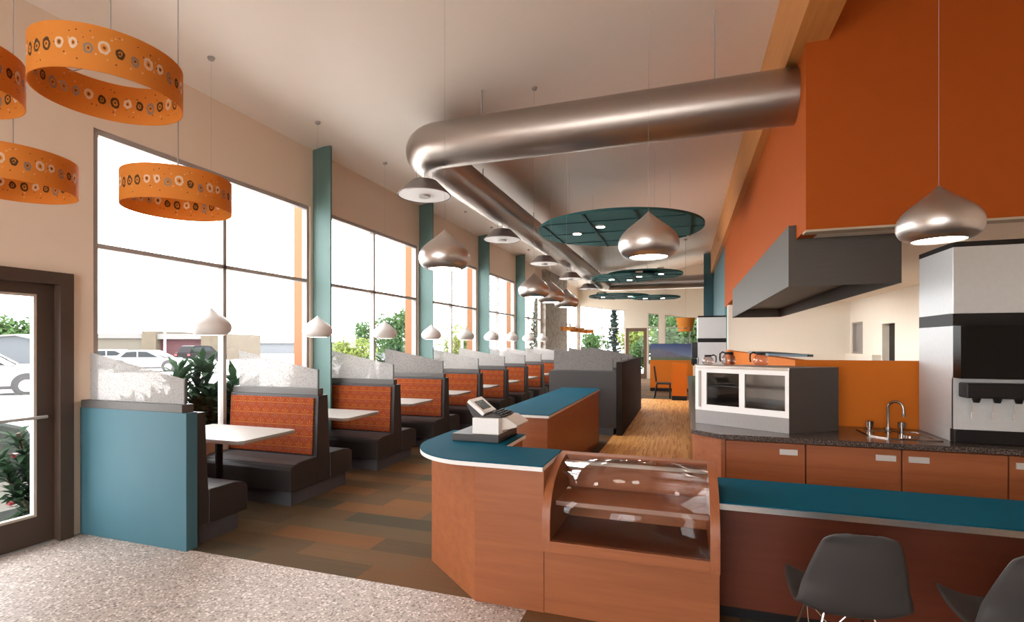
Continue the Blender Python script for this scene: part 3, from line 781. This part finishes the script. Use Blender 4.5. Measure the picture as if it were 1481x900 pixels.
t = thing('corner_cabinet', 'angled cherry wood corner cabinet at the aisle end of the worktop', 'cabinet', (.5, 5.1, 0))
build('carcass', MB().prism([(.075, 4.815), (.285, 4.632), (.318, 4.632), (.318, 5.415), (.075, 5.415)], .0, .858), CHERRY, t)
for i in range(4):
    y0 = 5.42 + i * 1.87
    t = thing('aisle_cabinet', 'cherry wood cabinet along the aisle side, %s from the corner cabinet' % ORD[i], 'cabinet', (.5, y0 + .9, 0), 0, 'aisle side cabinets')
    build('carcass', MB().box(.10, .975, y0, y0 + 1.866, .1, .858), CHERRYY, t); build('toe_kick', MB().box(.14, .97, y0, y0 + 1.866, 0, .1), BLACK, t)
    for q in (0, .933): build('door', MB().box(.078, .10, y0 + q + .003, y0 + q + .930, .11, .845), CHERRYY, t)

# chiller
A, B, C_, D_ = Vector((.82, 4.785)), Vector((.094, 5.19)), Vector((.52, 5.41)), Vector((1.255, 5.11))
ch = thing('countertop_chiller', 'stainless glass-fronted chiller on the granite corner', 'chiller', (.6, 5.1, .901))
fu = (B - A).normalized(); fn = Vector((-fu.y, fu.x));
if fn.dot(A - D_) < 0: fn = -fn
Lf = (B - A).length
def fp(s, off): return A + fu * s + fn * off       # along the front, outwards
def plan(pts, z0, z1): return MB().prism([(p.x, p.y) for p in pts], z0, z1)
zt = 1.452
inA, inB = fp(0, -.03), fp(Lf, -.03)
build('bottom_section', plan([A, D_, C_, B], .901, 1.03), STEELB, ch)
build('top_panel', plan([A, D_, C_, B], 1.425, zt), STEEL, ch, bevel=.003)
build('side_wall', plan([A + fu * .0005, D_ + fu * .0005, D_ - fu * .004, A - fu * .004], .901, 1.45), plain('brown_grey_steel', (.075, .060, .052), .5, metal=.3, spec=.3), ch, label='dark side panel')
build('back_wall', plan([D_ + fu * .03, C_, C_ - fu * .0 + fn * .02, D_ + fu * .03 + fn * .02], 1.03, 1.425), STEEL, ch)
build('side_wall', plan([B, B - fu * .03, C_ - fu * .03 , C_], 1.03, 1.425), STEEL, ch)
fr = MB()
for (s0, s1, z0, z1) in ((.0, Lf, 1.385, 1.425), (.0, Lf, 1.03, 1.085), (0, .03, 1.085, 1.385), (Lf/2 - .05, Lf/2 - .0, 1.085, 1.385), (Lf - .11, Lf, 1.085, 1.385)):
    p = [fp(s0, .004), fp(s1, .004), fp(s1, -.02), fp(s0, -.02)]
    fr.prism([(q.x, q.y) for q in p], z0, z1)
build('front_frame', fr, WHITEP, ch, label='pale sliding door frame')
for (s0, s1) in ((.03, Lf/2 - .05), (Lf/2, Lf - .11)):
    p = [fp(s0, -.006), fp(s1, -.006), fp(s1, -.011), fp(s0, -.011)]
    build('glass_door', MB().prism([(q.x, q.y) for q in p], 1.085, 1.385), thin_glass('chiller_glass', (.7, .7, .7), .06) if 'chiller_glass' not in MATS else MATS['chiller_glass'], ch)
p = [fp(.05, -.06), fp(Lf - .1, -.06), fp(Lf - .2, -.32), fp(.06, -.32)]
build('shelf', MB().prism([(q.x, q.y) for q in p], 1.255, 1.265), GREYM, ch)
p = [fp(Lf - .055, .006), fp(Lf - .035, .006), fp(Lf - .035, .012), fp(Lf - .055, .012)]
build('door_grip', MB().prism([(q.x, q.y) for q in p], 1.06, 1.40), GREYM, ch)
# coffee pots on the chiller
def pot(x, y, z, s, rz, label):
    t = thing('coffee_pot', label, 'coffee pot', (x, y, z), rz, 'glass coffee pots on the chiller')
    build('bowl', MB().lathe([(0, .002), (.045*s, .002), (.062*s, .02*s), (.066*s, .045*s), (.058*s, .075*s), (.040*s, .098*s), (.036*s, .105*s)], 28), POTGLASS, t, True, smooth=True)
    build('collar', MB().lathe([(.034*s, .10*s), (.040*s, .10*s), (.042*s, .118*s), (.03*s, .122*s), (0, .122*s)], 24), BLACK, t, True, smooth=True)
    build('handle', MB().tube([(.036*s, 0, .112*s), (.07*s, 0, .122*s), (.098*s, 0, .105*s), (.10*s, 0, .06*s), (.094*s, 0, .03*s)], .008*s, 8), BLACK, t, True, smooth=True)
pot(.205, 5.22, zt + .001, .78, .3, 'glass coffee pot at the aisle corner of the chiller top')
pot(.39, 5.24, zt + .001, 1.0, 2.4, 'middle glass coffee pot on the chiller top')
pot(.66, 5.20, zt + .001, 1.0, 2.6, 'glass coffee pot on the chiller top nearest the sink')
build('serving_tray', MB().prism([(1.0, 7.2), (1.35, 6.75), (1.42, 6.8), (1.32, 9.4), (1.0, 9.4)], 1.501, 1.53), BLUETRAY, bevel=.004, label='dark blue tray lying on the orange half wall', cat='tray')

# drinks machines
def machine(root, w, d, h):
    """local: front faces -y, x 0..w, y 0..d, z 0..h"""
    z1, z2, z3 = h * .62, h * .655, h * .985
    z4 = h * .32
    build('cabinet', MB().box(0, w, .09, d, .10, z1 - .06).box(0, .03, .0, .09, .10, z1 - .06).box(w - .03, w, 0, .09, .10, z1 - .06), STEELW, root, True)
    build('black_band', MB().box(0, w, .0, d, z1 - .06, z2 - .02), BLACK, root, True)
    build('header', MB().box(0, w, .0, d, z2 - .02, z3 - .015), STEELW, root, True, bevel=.004)
    build('top_trim', MB().box(0, w, .0, d, z3 - .015, h), BLACK, root, True)
    build('display_panel', MB().box(.0, w, -.12, -.001, z4 + .003, z1 - .062), BLACKG, root, True, label='glossy black display panel')
    build('splash_panel', MB().box(.0, w, -.004, .02, .10, z4), STEELW, root, True)
    nh = 4 if w < 1 else 4
    hd = build('nozzle_head', MB().box(.03, .56, -.13, -.004, z4 - .14, z4 - .03), BLACK, root, True, bevel=.01)
    for k in range(nh):
        x = .11 + k * .125
        build('nozzle', MB().lathe([(0, 0), (.018, 0), (.028, .035), (0, .035)], 14, (x, -.08, z4 - .175)), BLACK, hd, True)
        build('lever', MB().box(x - .006, x + .006, -.035, -.03, z4 - .27, z4 - .14).box(x - .012, x + .012, -.045, -.028, z4 - .30, z4 - .255), HANDLE, hd, True)
    build('drip_tray', MB().box(.0, w, -.02, .05, 0, .10), BLACK, root, True, bevel=.006)
    build('foot_panel', MB().box(0, w, .052, d, 0, .0995), STEELW, root, True)
t = thing('drinks_machine', 'tall stainless drinks dispenser at the right end of the counter', 'drinks machine', (1.94, 4.79, .901), 0, 'tall stainless drinks machines')
machine(t, 1.0, .6, 1.53)
t = thing('drinks_machine', 'tall stainless drinks dispenser far down the aisle beside the teal wall', 'drinks machine', (.26, 12.85, .901), -pi/2, 'tall stainless drinks machines')
machine(t, .9, .58, 1.37)

# sink
sk = thing('counter_sink', 'small steel drop-in sink in the granite worktop', 'sink', (1.66, 5.05, .901))
m = MB()
ro = [(1.42, 4.90), (1.52, 4.79), (1.88, 4.79), (1.88, 5.22), (1.42, 5.22)]
ri = [(1.455, 4.91), (1.53, 4.825), (1.845, 4.825), (1.845, 5.18), (1.455, 5.18)]
A1 = [m.bm.verts.new((x, y, .901)) for x, y in ro]; A2 = [m.bm.verts.new((x, y, .908)) for x, y in ro]; B2 = [m.bm.verts.new((x, y, .908)) for x, y in ri]; B1 = [m.bm.verts.new((x, y, .903)) for x, y in ri]
for P, Q in ((A1, A2), (A2, B2), (B2, B1)):
    for i in range(5): m.bm.faces.new((P[i], P[(i+1) % 5], Q[(i+1) % 5], Q[i]))
m.bm.faces.new(B1)
build('basin', m, DCHROME, sk)
build('drain_grate', MB().cyl((1.72, 4.95, .903), .05, .012, 20), DCHROME, sk, smooth=True)
fc = thing('faucet', 'chrome gooseneck faucet rising behind the sink', 'faucet', (1.67, 5.25, .908))
gp = [(1.67, 5.26, .905), (1.67, 5.26, 1.10)] + [(1.67 + .045 * (1 - cos(a)), 5.26 - .03 * (1 - cos(a)), 1.10 + .055 * sin(a)) for a in [pi * i / 8 for i in range(1, 9)]] + [(1.762, 5.198, 1.05)]
build('spout', MB().tube(gp, .011, 12), DCHROME, fc, smooth=True)
build('base', MB().cyl((1.67, 5.26, .9), .022, .03, 16), DCHROME, fc, smooth=True)
build('aerator', MB().cyl((1.762, 5.198, 1.03), .014, .03, 12), DCHROME, fc, smooth=True)
for i, (x, y) in enumerate(((1.53, 5.25), (1.765, 5.25))):
    build('tap_knob', MB().lathe([(0, 0), (.016, 0), (.016, .02), (.028, .025), (.03, .075), (0, .078)], 18, (x, y, .903)), DCHROME, smooth=True, label='dark chrome tap knob on the %s side of the faucet' % ('chiller' if i == 0 else 'drinks machine'), cat='tap', group='tap knobs beside the faucet')
# hood
hd = thing('range_hood', 'large stainless exhaust hood hanging in the serving opening', 'hood', (1.48, 9.1, 2.24))
m = MB().box(1.0, 1.02, 5.86, 12.4, 2.24, 2.86).box(1.02, 1.97, 5.86, 5.88, 2.24, 2.719).box(1.95, 1.97, 5.88, 12.4, 2.24, 2.719).box(1.02, 1.95, 12.38, 12.4, 2.24, 2.719)
m.box(1.02, 1.068, 5.86, 12.4, 2.719, 2.86)
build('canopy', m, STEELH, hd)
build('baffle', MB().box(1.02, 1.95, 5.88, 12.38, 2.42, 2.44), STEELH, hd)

# ------------------------------------------------------------------ cash register
rg = thing('cash_register', 'white and black cash register on the teal desk top', 'cash register', (-1.52, 3.82, .907))
build('cash_drawer', MB().box(-1.71, -1.325, 3.60, 4.045, .907, .962), plain('charcoal_metal', (.045, .042, .04), .45), rg, bevel=.004)
build('drawer_lock', MB().tube([(-1.326, 3.77, .935), (-1.318, 3.77, .935)], .009, 12), CHROME, rg)
build('printer_body', MB().box(-1.55, -1.335, 3.63, 3.97, .962, 1.085), WHITEP, rg, bevel=.005)
build('keyboard', MB().prism([(-1.335, .985), (-1.215, 1.015), (-1.21, 1.03), (-1.30, 1.085), (-1.335, 1.085)], 3.70, 4.0, 'y'), BEIGEP, rg, bevel=.004)
build('neck', MB().prism([(-1.56, 1.0855), (-1.335, 1.0855), (-1.315, 1.10), (-1.40, 1.118), (-1.468, 1.096), (-1.605, 1.203), (-1.612, 1.175)], 3.66, 3.96, 'y'), plain('dark_plastic', (.035, .032, .032), .5), rg, bevel=.004)
kb = MB()
for i in range(3):
    for j in range(5):
        x = -1.41 + i * .030; kb.box(x, x + .020, 3.69 + j * .05, 3.725 + j * .05, 1.112 - i * .005, 1.127 - i * .006)
build('keypad', kb, BLACK, rg)
ang = radians(-38); dx, dz = cos(ang), sin(ang)
def sp(s, n): return (-1.60 + dx * s - dz * n, 1.20 + dz * s + dx * n)
dsp = build('display', MB().prism([sp(0, 0), sp(.165, 0), sp(.165, .028), sp(0, .028)], 3.64, 3.90, 'y'), WHITEP, rg, bevel=.003)
build('screen', MB().prism([sp(.035, .0285), sp(.13, .0285), sp(.13, .0305), sp(.035, .0305)], 3.68, 3.85, 'y'), BLACKG, dsp)

# ------------------------------------------------------------------ shell chairs
def shell_chair(label, loc, rz):
    t = thing('shell_chair', label, 'chair', loc, rz, 'grey shell chairs at the bar')
    cen = [(.232, .446, .172), (.22, .442, .188), (.15, .428, .205), (.05, .418, .218), (-.06, .416, .226), (-.14, .428, .229), (-.19, .465, .226), (-.217, .54, .215), (-.236, .62, .199), (-.254, .705, .178), (-.268, .785, .152), (-.274, .815, .137), (-.278, .835, .108), (-.280, .843, .06)]
    n = len(cen) - 1
    def P(u, v):
        f = v * n; i = min(int(f), n - 1); t_ = f - i
        p0, p1, p2, p3 = cen[max(i-1, 0)], cen[i], cen[i+1], cen[min(i+2, n)]
        y, z, w = [.5 * ((2*p1[k]) + (-p0[k]+p2[k])*t_ + (2*p0[k]-5*p1[k]+4*p2[k]-p3[k])*t_*t_ + (-p0[k]+3*p1[k]-3*p2[k]+p3[k])*t_**3) for k in (0, 1, 2)]
        s = 2 * u - 1; e = abs(s) ** 2.4
        back = min(max((f - 4.5) / 3, 0), 1)
        z += e * .052 * (1 if f > 1 else .75 + .25 * f) * (1 - back) + (e * .02 * back * (1 - back))
        y += e * .06 * back * (1 - .9 * min(max(0, (f - 7.5) / 4), 1))
        return (s * w, y, z)
    build('shell', MB().grid(P, 20, 44), CHAIRM, t, True, smooth=True, solid=.007, angle=80)
    top = .412
    at = [(-.10, .12), (.10, .12), (-.10, -.10), (.10, -.10)]; ft = [(-.21, .20), (.21, .20), (-.21, -.21), (.21, -.21)]
    for a, f in zip(at, ft):
        build('leg', MB().tube([(a[0], a[1], top), (f[0], f[1], .0)], .0062, 10), CHROME, t, True, smooth=True)
    br = MB(); mid = [(0, .13, .23), (0, -.13, .23), (-.13, 0, .23), (.13, 0, .23)]
    for (m_, p, q) in ((mid[0], 0, 1), (mid[1], 2, 3), (mid[2], 0, 2), (mid[3], 1, 3)):
        for k in (p, q):
            g = .30; b = (at[k][0] + (ft[k][0]-at[k][0]) * .12, at[k][1] + (ft[k][1]-at[k][1]) * .12, top * .88)
            br.tube([b, m_], .0035, 8)
            c = (at[k][0] + (ft[k][0]-at[k][0]) * .72, at[k][1] + (ft[k][1]-at[k][1]) * .72, top * .28)
            br.tube([m_, c], .0035, 8)
    build('brace', br, CHROME, t, True, smooth=True)
    build('mount', MB().box(-.11, .11, -.105, -.095, top - .002, top + .012).box(-.11, .11, .115, .125, top - .002, top + .012), BLACK, t, True)
    return t
shell_chair('grey shell chair on wire legs, fully in view at the bar', (.70, 2.80, 0), radians(3))
shell_chair('grey shell chair at the bar, cut off by the right edge', (1.35, 2.79, 0), radians(3))

# ------------------------------------------------------------------ far end furniture
b = thing('low_partition', 'orange half-height partition carrying the mountain mural', 'partition', (-.45, 18.7, 0))
build('panel', MB().box(-1.17, .25, 18.62, 18.78, .12, 1.09), ORANGE, b); build('plinth', MB().box(-1.17, .25, 18.63, 18.77, 0, .12), BLACK, b)
pm = thing('mural_panel', 'blue mountain landscape panel standing on the orange partition', 'mural', (-1.17, 18.7, 1.09))
build('panel', MB().box(0, 1.42, -.02, .02, .001, .58), MURAL, pm, True)
b = thing('orange_block', 'short orange wall block with black base at the aisle end', 'partition', (-.17, 15.9, 0))
build('panel', MB().box(-.37, .045, 15.78, 16.05, .13, 1.09), ORANGE, b); build('plinth', MB().box(-.37, .045, 15.78, 16.05, 0, .13), BLACK, b)
ch = thing('dining_chair', 'dark high-backed dining chair before the orange partition', 'chair', (-.62, 16.3, 0), radians(-90))
build('seat', MB().box(-.21, .21, -.21, .21, .43, .48), VINYL, ch, True, bevel=.012)
build('backrest', MB().hexa([(-.2, -.24, .5), (.2, -.24, .5), (.2, -.20, .5), (-.2, -.20, .5), (-.17, -.30, .98), (.17, -.30, .98), (.17, -.27, .98), (-.17, -.27, .98)]), VINYL, ch, True, bevel=.008)
for (x, y) in ((-.19, .18), (.19, .18), (-.19, -.20), (.19, -.20)):
    build('leg', MB().tube([(x, y, .44), (x * 1.05, y * (1.0 if y > 0 else 1.35), 0)], .018, 8), BLACK, ch, True)

# ------------------------------------------------------------------ outside
F = Vector((-.3204, .9473)); Rr = Vector((.9473, .3204)); YAW = radians(18.69)
def ext(d, s, z=0): p = F * d + Rr * s; return (p.x, p.y, z)
GZ = -.13
S('ground', MB().box(-140, 100, -60, 140, -.5, GZ), CONC, 'pale parking lot outside', 'ground')
bl = thing('shop_building', 'low beige, stone and red building across the parking lot', 'building', ext(58, -40.6, GZ), YAW)
L = lambda u0: u0 + 42
build('beige_wall', MB().box(-24, -.3 - .7, 0, 8, 0, 2.45), BEIGEB, bl, True); build('roof_fascia', MB().box(-24.2, -1.0, -.3, 8.2, 2.45, 3.0), ROOFW, bl, True)
build('stone_pier', MB().box(-1.0, .6, -.5, 8, 0, 3.25), STONEB, bl, True)
build('red_wall', MB().box(.6, 5.6, .3, 8, 0, 2.35), REDB, bl, True); build('fascia', MB().box(.6, 5.6, -.3, 8, 2.35, 2.95), ROOFW, bl, True)
build('stone_wall', MB().box(5.6, 8.2, -.4, 8, 0, 2.95), STONEB, bl, True); build('chimney', MB().box(3.0, 4.3, 3, 4.2, 2.95, 3.6), STONEB, bl, True)
h = thing('grey_house', 'blue-grey gabled building beyond the entrance door', 'building', ext(46, -45, GZ), YAW)
build('wall', MB().prism([(-5, 0), (4.2, 0), (4.2, 1.75), (.6, 2.55), (-5, 2.2)], 0, 1.6, 'y'), HOUSEB, h, True)
build('roof', MB().prism([(-5.2, 2.18), (.6, 2.55), (4.4, 1.71), (4.4, 1.85), (.6, 2.69), (-5.2, 2.32)], -.3, 1.8, 'y'), ROOFW, h, True)
h = thing('pale_house', 'pale gabled house glimpsed behind the tall tree', 'building', ext(60, -13.2, GZ), YAW)
build('wall', MB().prism([(-3.2, 0), (3.2, 0), (3.2, 1.3), (1.2, 2.2), (-3.2, .8)], 0, 5, 'y'), HOUSEW, h, True)
build('roof', MB().prism([(-3.5, .72), (1.2, 2.2), (3.5, 1.15), (3.5, 1.28), (1.2, 2.35), (-3.5, .86)], -.3, 5.2, 'y'), ROOFW, h, True)
h = thing('distant_shed', 'long low bluish building on the far side of the lot', 'building', ext(95, -42, GZ), YAW)
build('wall', MB().box(-8, 12, 0, 4, 0, 1.9), HOUSEW, h, True); build('roof', MB().box(-8.3, 12.3, -.4, 4.4, 1.9, 2.2), ROOFW, h, True)
lp = thing('lot_lamp_post', 'slender parking lot lamp post with two heads', 'lamp post', ext(50, -33.9, GZ), YAW)
build('pole', MB().cyl((0, 0, 0), .16, .8, 14).cyl((0, 0, .8), .11, 5.4, 12, .07), plain('pale_pole', (.22, .22, .22), .5), lp, True)
build('arm', MB().tube([(-.25, -.1, 6.0), (.45, .1, 6.3)], .04, 8), GREYM, lp, True)
for (x, z) in ((-.28, 5.85), (.5, 6.25)): build('lamp_head', MB().box(x - .22, x + .22, -.15, .15, z - .05, z + .12), FRAME, lp, True)

def car(label, loc, rz, mat, suv=True):
    t = thing('car', label, 'car', loc, rz, 'parked cars outside')
    if suv:
        low = [(-2.25, .32), (-2.3, .55), (-2.26, .95), (-1.5, 1.02), (1.0, 1.02), (2.05, .88), (2.3, .66), (2.26, .32)]
        cab_ = [(-2.2, .96), (-1.75, 1.58), (-1.45, 1.66), (.15, 1.64), (.45, 1.58), (1.15, 1.01)]
        g1, g2 = [(-1.85, 1.06), (-1.58, 1.5), (-.55, 1.54), (-.55, 1.06)], [(-.45, 1.06), (-.45, 1.54), (.22, 1.52), (.85, 1.06)]
    else:
        low = [(-2.25, .30), (-2.3, .55), (-2.2, .88), (-1.4, .92), (.8, .92), (2.1, .76), (2.3, .58), (2.25, .30)]
        cab_ = [(-1.9, .88), (-1.25, 1.32), (-.9, 1.40), (.1, 1.38), (.3, 1.34), (1.05, .9)]
        g1, g2 = [(-1.45, .95), (-1.1, 1.28), (-.5, 1.31), (-.5, .95)], [(-.42, .95), (-.42, 1.31), (.1, 1.29), (.72, .95)]
    m = MB().prism(low, -.9, .9, 'y')
    build('body', m, mat, t, True, bevel=.05, seg=3)
    m = MB(); m.prism(cab_, -.74, .74, 'y'); build('cabin', m, mat, t, True, bevel=.05, seg=3)
    for s in (-1, 1):
        for g in (g1, g2): build('side_window', MB().prism(g, s * .735, s * .748, 'y'), CARGL, t, True)
    build('windscreen', MB().prism([(cab_[-2][0] + .03, cab_[-2][1] - .03), (cab_[-1][0] - .02, cab_[-1][1] + .06), (cab_[-1][0] + .02, cab_[-1][1] + .06), (cab_[-2][0] + .07, cab_[-2][1] - .03)], -.66, .66, 'y'), CARGL, t, True)
    for x in (-1.4, 1.4):
        for s in (-1, 1):
            build('wheel_arch', MB().tube([(x, s * .70, .36), (x, s * .906, .36)], .41, 24), TYRE, t, True)
            wv = build('wheel', MB().tube([(x, s * .72, .33), (x, s * .925, .33)], .33, 28), TYRE, t, True, bevel=.02)
            rm = MB().tube([(x, s * .90, .33), (x, s * .93, .33)], .21, 20)
            build('rim', rm, RIM, wv, True)
    for s in (-1, 1):
        build('tail_lamp', MB().box(-2.315, -2.2, s * .72 - .14, s * .72 + .14, .68, .86), RED, t, True)
        build('head_lamp', MB().box(2.14, 2.29, s * .68 - .16, s * .68 + .16, .60, .74), RIM, t, True)
    build('sill', MB().box(-2.2, 2.2, -.88, .88, .22, .36), TYRE, t, True)
car('white SUV seen through the entrance door', ext(17.6, -18.6, GZ), YAW + radians(43), CARW)
car('white car in the lot, the nearer of two beside the lamp post', ext(33.5, -23.6, GZ), YAW + radians(10), CARW, False)
car('white car in the lot, the farther of two beside the lamp post', ext(38, -29.2, GZ), YAW + radians(14), CARW, False)
car('black car parked before the red wall', ext(50.5, -30.6, GZ), YAW + radians(78), CARK)
bx = thing('reflection_standin', 'pale aqua rounded box in place of a blurred reflection in the door glass', 'box', (-6.62, 3.02, GZ))  # made-up box imitating a blurred reflection in the entrance door glass
build('body', MB().prism([(-.42, 0), (.42, 0), (.42, .72), (.30, .95), (.1, 1.03), (-.3, 1.03), (-.42, .9)], -.35, .35, 'x'), AQUA, bx, True, bevel=.04)
build('band', MB().box(-.355, .36, -.425, .425, .52, .66), BLACK, bx, True); build('panel', MB().box(.35, .362, -.25, .3, .16, .44), plain('pale_panel', (.35, .36, .36), .5), bx, True); build('red_dot', MB().cyl((.36, .3, .47), .03, .03), RED, bx, True)

# plants
def leafy(mb, c, rad, n, size, rnd, squash=1.):
    for _ in range(n):
        v = Vector((rnd.gauss(0, 1), rnd.gauss(0, 1), rnd.gauss(0, 1))).normalized() * (rnd.random() ** .45)
        p = Vector((c[0] + v.x * rad[0], c[1] + v.y * rad[1], c[2] + v.z * rad[2]))
        a = Vector((rnd.gauss(0, 1), rnd.gauss(0, 1), rnd.gauss(0, .7))).normalized(); b = a.cross(Vector((rnd.gauss(0, 1), rnd.gauss(0, 1), rnd.gauss(0, 1)))).normalized()
        s = size * (.6 + rnd.random() * .8)
        mb.quad(p - a * s, p + b * s * .5, p + a * s, p - b * s * .5)
def tree(label, loc, H, R, leaf, seed, n=900, size=.16, bare=.35, cone=False, blobs=7, name='garden_tree', group='trees outside the windows'):
    rnd = random.Random(seed); t = thing(name, label, 'tree', loc, 0, group)
    m = MB()
    if cone:
        for k in range(14):
            z = H * (.12 + .86 * k / 13); r = R * (1 - k / 14) + .08
            leafy(m, (0, 0, z), (r, r, H * .05), n // 14, size, rnd)
    else:
        for k in range(blobs):
            a = rnd.random() * 2 * pi; q = rnd.random() * .6
            zc = H * (bare + (1 - bare) * (.25 + .55 * rnd.random()))
            r = R * (.42 + .3 * rnd.random())
            leafy(m, (R * q * cos(a), R * q * sin(a), zc), (r, r, min(r, H * (1 - bare) * .45)), n // blobs, size, rnd)
    build('crown', m, leaf, t, True)
    tk = MB().tube([(0, 0, 0), (.05, 0, H * .4), (-.03, .04, H * .8)], [.045 * H * .5 + .03, .03 * H * .4 + .02, .02], 8)
    tk.tube([(.04, 0, H * .35), (R * .4, R * .1, H * .65)], .03, 6).tube([(.02, 0, H * .3), (-R * .4, -R * .1, H * .6)], .03, 6)
    build('trunk', tk, TRUNK, t, True, smooth=True)
    return t
tree('tall rounded green tree seen through the second window', ext(34, -7.8, GZ), 4.7, 1.35, LEAFM, 1, 2600, .13, .12, blobs=10)
tree('low yellow-green bush seen through the second window', ext(30, -9.3, GZ), 2.5, 1.5, LEAFY, 2, 2000, .11, .1)
tree('grey-green bush behind the yellow-green one', ext(36, -9.9, GZ), 3.6, 1.5, LEAFM, 3, 1600, .12, .15)
tree('yellow-green bush seen through the third window', ext(30, -3.3, GZ), 2.9, 1.4, LEAFY, 4, 2000, .11, .1)
tree('dark cypress seen through the fifth window', ext(38, 1.9, GZ), 5.6, .8, LEAFC, 5, 1800, .14, cone=True)
tree('second dark cypress close beside the first', ext(40, 3.2, GZ), 4.6, .8, LEAFC, 6, 1500, .14, cone=True)
tree('green tree behind the blue-grey building', ext(54, -52.6, GZ), 4.2, 2.6, LEAFM, 8, 1400, .25, .2)
FG = 'garden trees beyond the far wall'
tree('slim conifer beyond the far wall window', (-4.75, 36.5, GZ), 4.4, .75, LEAFC, 11, 1300, .12, cone=True, group=FG)
tree('green bush beyond the far wall nearest the stone pier', (-5.7, 33.5, GZ), 2.8, 1.0, LEAFM, 12, 1500, .12, .05, group=FG)
tree('yellow-green bush behind the brown far door', (-3.1, 33, GZ), 3.0, 1.3, LEAFY, 13, 2200, .12, .02, group=FG)
tree('green bush right of the brown far door', (-2.6, 31.5, GZ), 2.6, 1.0, LEAFM, 14, 1600, .12, .02, group=FG)
tree('big green tree behind the wide far window', (-.9, 37, GZ), 7.2, 3.0, LEAFM, 15, 9000, .17, .02, blobs=26, group=FG)
tree('yellow-green tree at the right of the wide far window', (2.0, 33.5, GZ), 6.2, 2.6, LEAFY, 16, 8000, .16, .02, blobs=24, group=FG)
tree('low green shrub in front of the wide far window trees', (.5, 30.6, GZ), 3.3, 2.3, LEAFM, 17, 7500, .13, .02, blobs=20, group=FG)

def strap_plant(label, loc, H, n, seed, spread=.45, flowers=0, leaf=LEAFD):
    rnd = random.Random(seed); t = thing('window_shrub', label, 'shrub', loc, 0, 'dark leafy shrubs outside the windows')
    m = MB(); st = MB()
    for k in range(5):
        a = k * 1.257 + rnd.random(); top = Vector((spread * .5 * cos(a) * rnd.random(), spread * .8 * sin(a), H * (.55 + .35 * rnd.random())))
        st.tube([(0, 0, 0), tuple(top * .5 + Vector((0, 0, .02))), tuple(top)], .016, 6)
        for j in range(n * 3 // 5):
            f = .12 + .88 * rnd.random(); base = top * f
            az = rnd.random() * 6.28; el = rnd.uniform(-.1, 1.2); L = rnd.uniform(.18, .36) * (H / 1.4)
            d = Vector((cos(az) * cos(el), sin(az) * cos(el), sin(el))); sd = d.cross(Vector((0, 0, 1))).normalized() * L * .12
            p1 = base + d * L * .5 + Vector((0, 0, .01)); p2 = base + d * L + Vector((0, 0, -.04 * L / .3))
            m.quad(base - sd * .3, base + sd * .3, p1 + sd, p1 - sd); m.quad(p1 - sd, p1 + sd, p2 + sd * .08, p2 - sd * .08)
    build('foliage', m, leaf, t, True); build('stem', st, TRUNK, t, True)
    for k in range(flowers):
        a = rnd.random() * 6.28
        build('flower', MB().lathe([(0, -.02), (.03, 0), (.035, .02), (0, .03)], 8, (spread * .6 * cos(a), spread * .6 * sin(a), H * rnd.uniform(.2, .8))), RED, t, True, label='red flower')
for i, (y, H, sd) in enumerate(((4.05, 1.32, 1), (4.62, 1.72, 2), (5.15, 1.82, 3), (5.62, 1.62, 4))):
    strap_plant('dark strap-leaved shrub outside the first window, %s from the entrance door' % ORD[i], (-5.75 - .1 * (i % 2), y, GZ), H, 230, sd)
for i, (y, H, sd) in enumerate(((7.25, 1.72, 5), (7.9, 1.74, 6), (8.5, 1.60, 7))):
    strap_plant('dark strap-leaved shrub outside the second window, %s from the first teal column' % ORD[i], (-6.1, y, GZ), H, 190, sd)
for i, (y, H, sd) in enumerate(((9.7, 1.72, 8), (10.6, 1.70, 9))):
    strap_plant('dark strap-leaved shrub outside the third window, %s from the second teal column' % ORD[i], (-6.1, y, GZ), H, 170, sd)
strap_plant('dark shrub with red flowers outside the entrance door', (-5.72, 3.14, GZ), 1.1, 200, 21, .4, 6)

# ------------------------------------------------------------------ world, camera
w = bpy.data.worlds.new('overcast_sky'); scene.world = w; w.use_nodes = True
nt = w.node_tree; bg = nt.nodes['Background']
tc = nt.nodes.new('ShaderNodeTexCoord'); sp_ = nt.nodes.new('ShaderNodeSeparateXYZ'); nt.links.new(tc.outputs['Generated'], sp_.inputs[0])
c = ramp(nt, E(nt, sp_.outputs[2]) * .5 + .5, [(.45, (.80, .80, .78)), (.52, (.97, .98, 1.0)), (1.0, (1, 1, 1))])
nt.links.new(c, bg.inputs['Color']); bg.inputs['Strength'].default_value = 8.5

cam = bpy.data.cameras.new('camera'); co = bpy.data.objects.new('camera', cam); COL.objects.link(co)
co.location = (0, 0, 1.65); co.rotation_euler = (pi/2, 0, YAW)
cam.sensor_width = 36; cam.lens = 18; cam.shift_y = 48 / 1481; cam.clip_end = 500; cam.clip_start = .05
scene.camera = co
vs = scene.view_settings
vs.view_transform = 'Standard'; vs.look = 'None'; vs.exposure = .5; vs.gamma = 1; vs.use_curve_mapping = False
cy = scene.cycles
cy.max_bounces = 10; cy.diffuse_bounces = 6; cy.glossy_bounces = 4; cy.transparent_max_bounces = 24; cy.transmission_bounces = 6
cy.use_denoising = True; cy.sample_clamp_indirect = 8; cy.caustics_reflective = False; cy.caustics_refractive = False
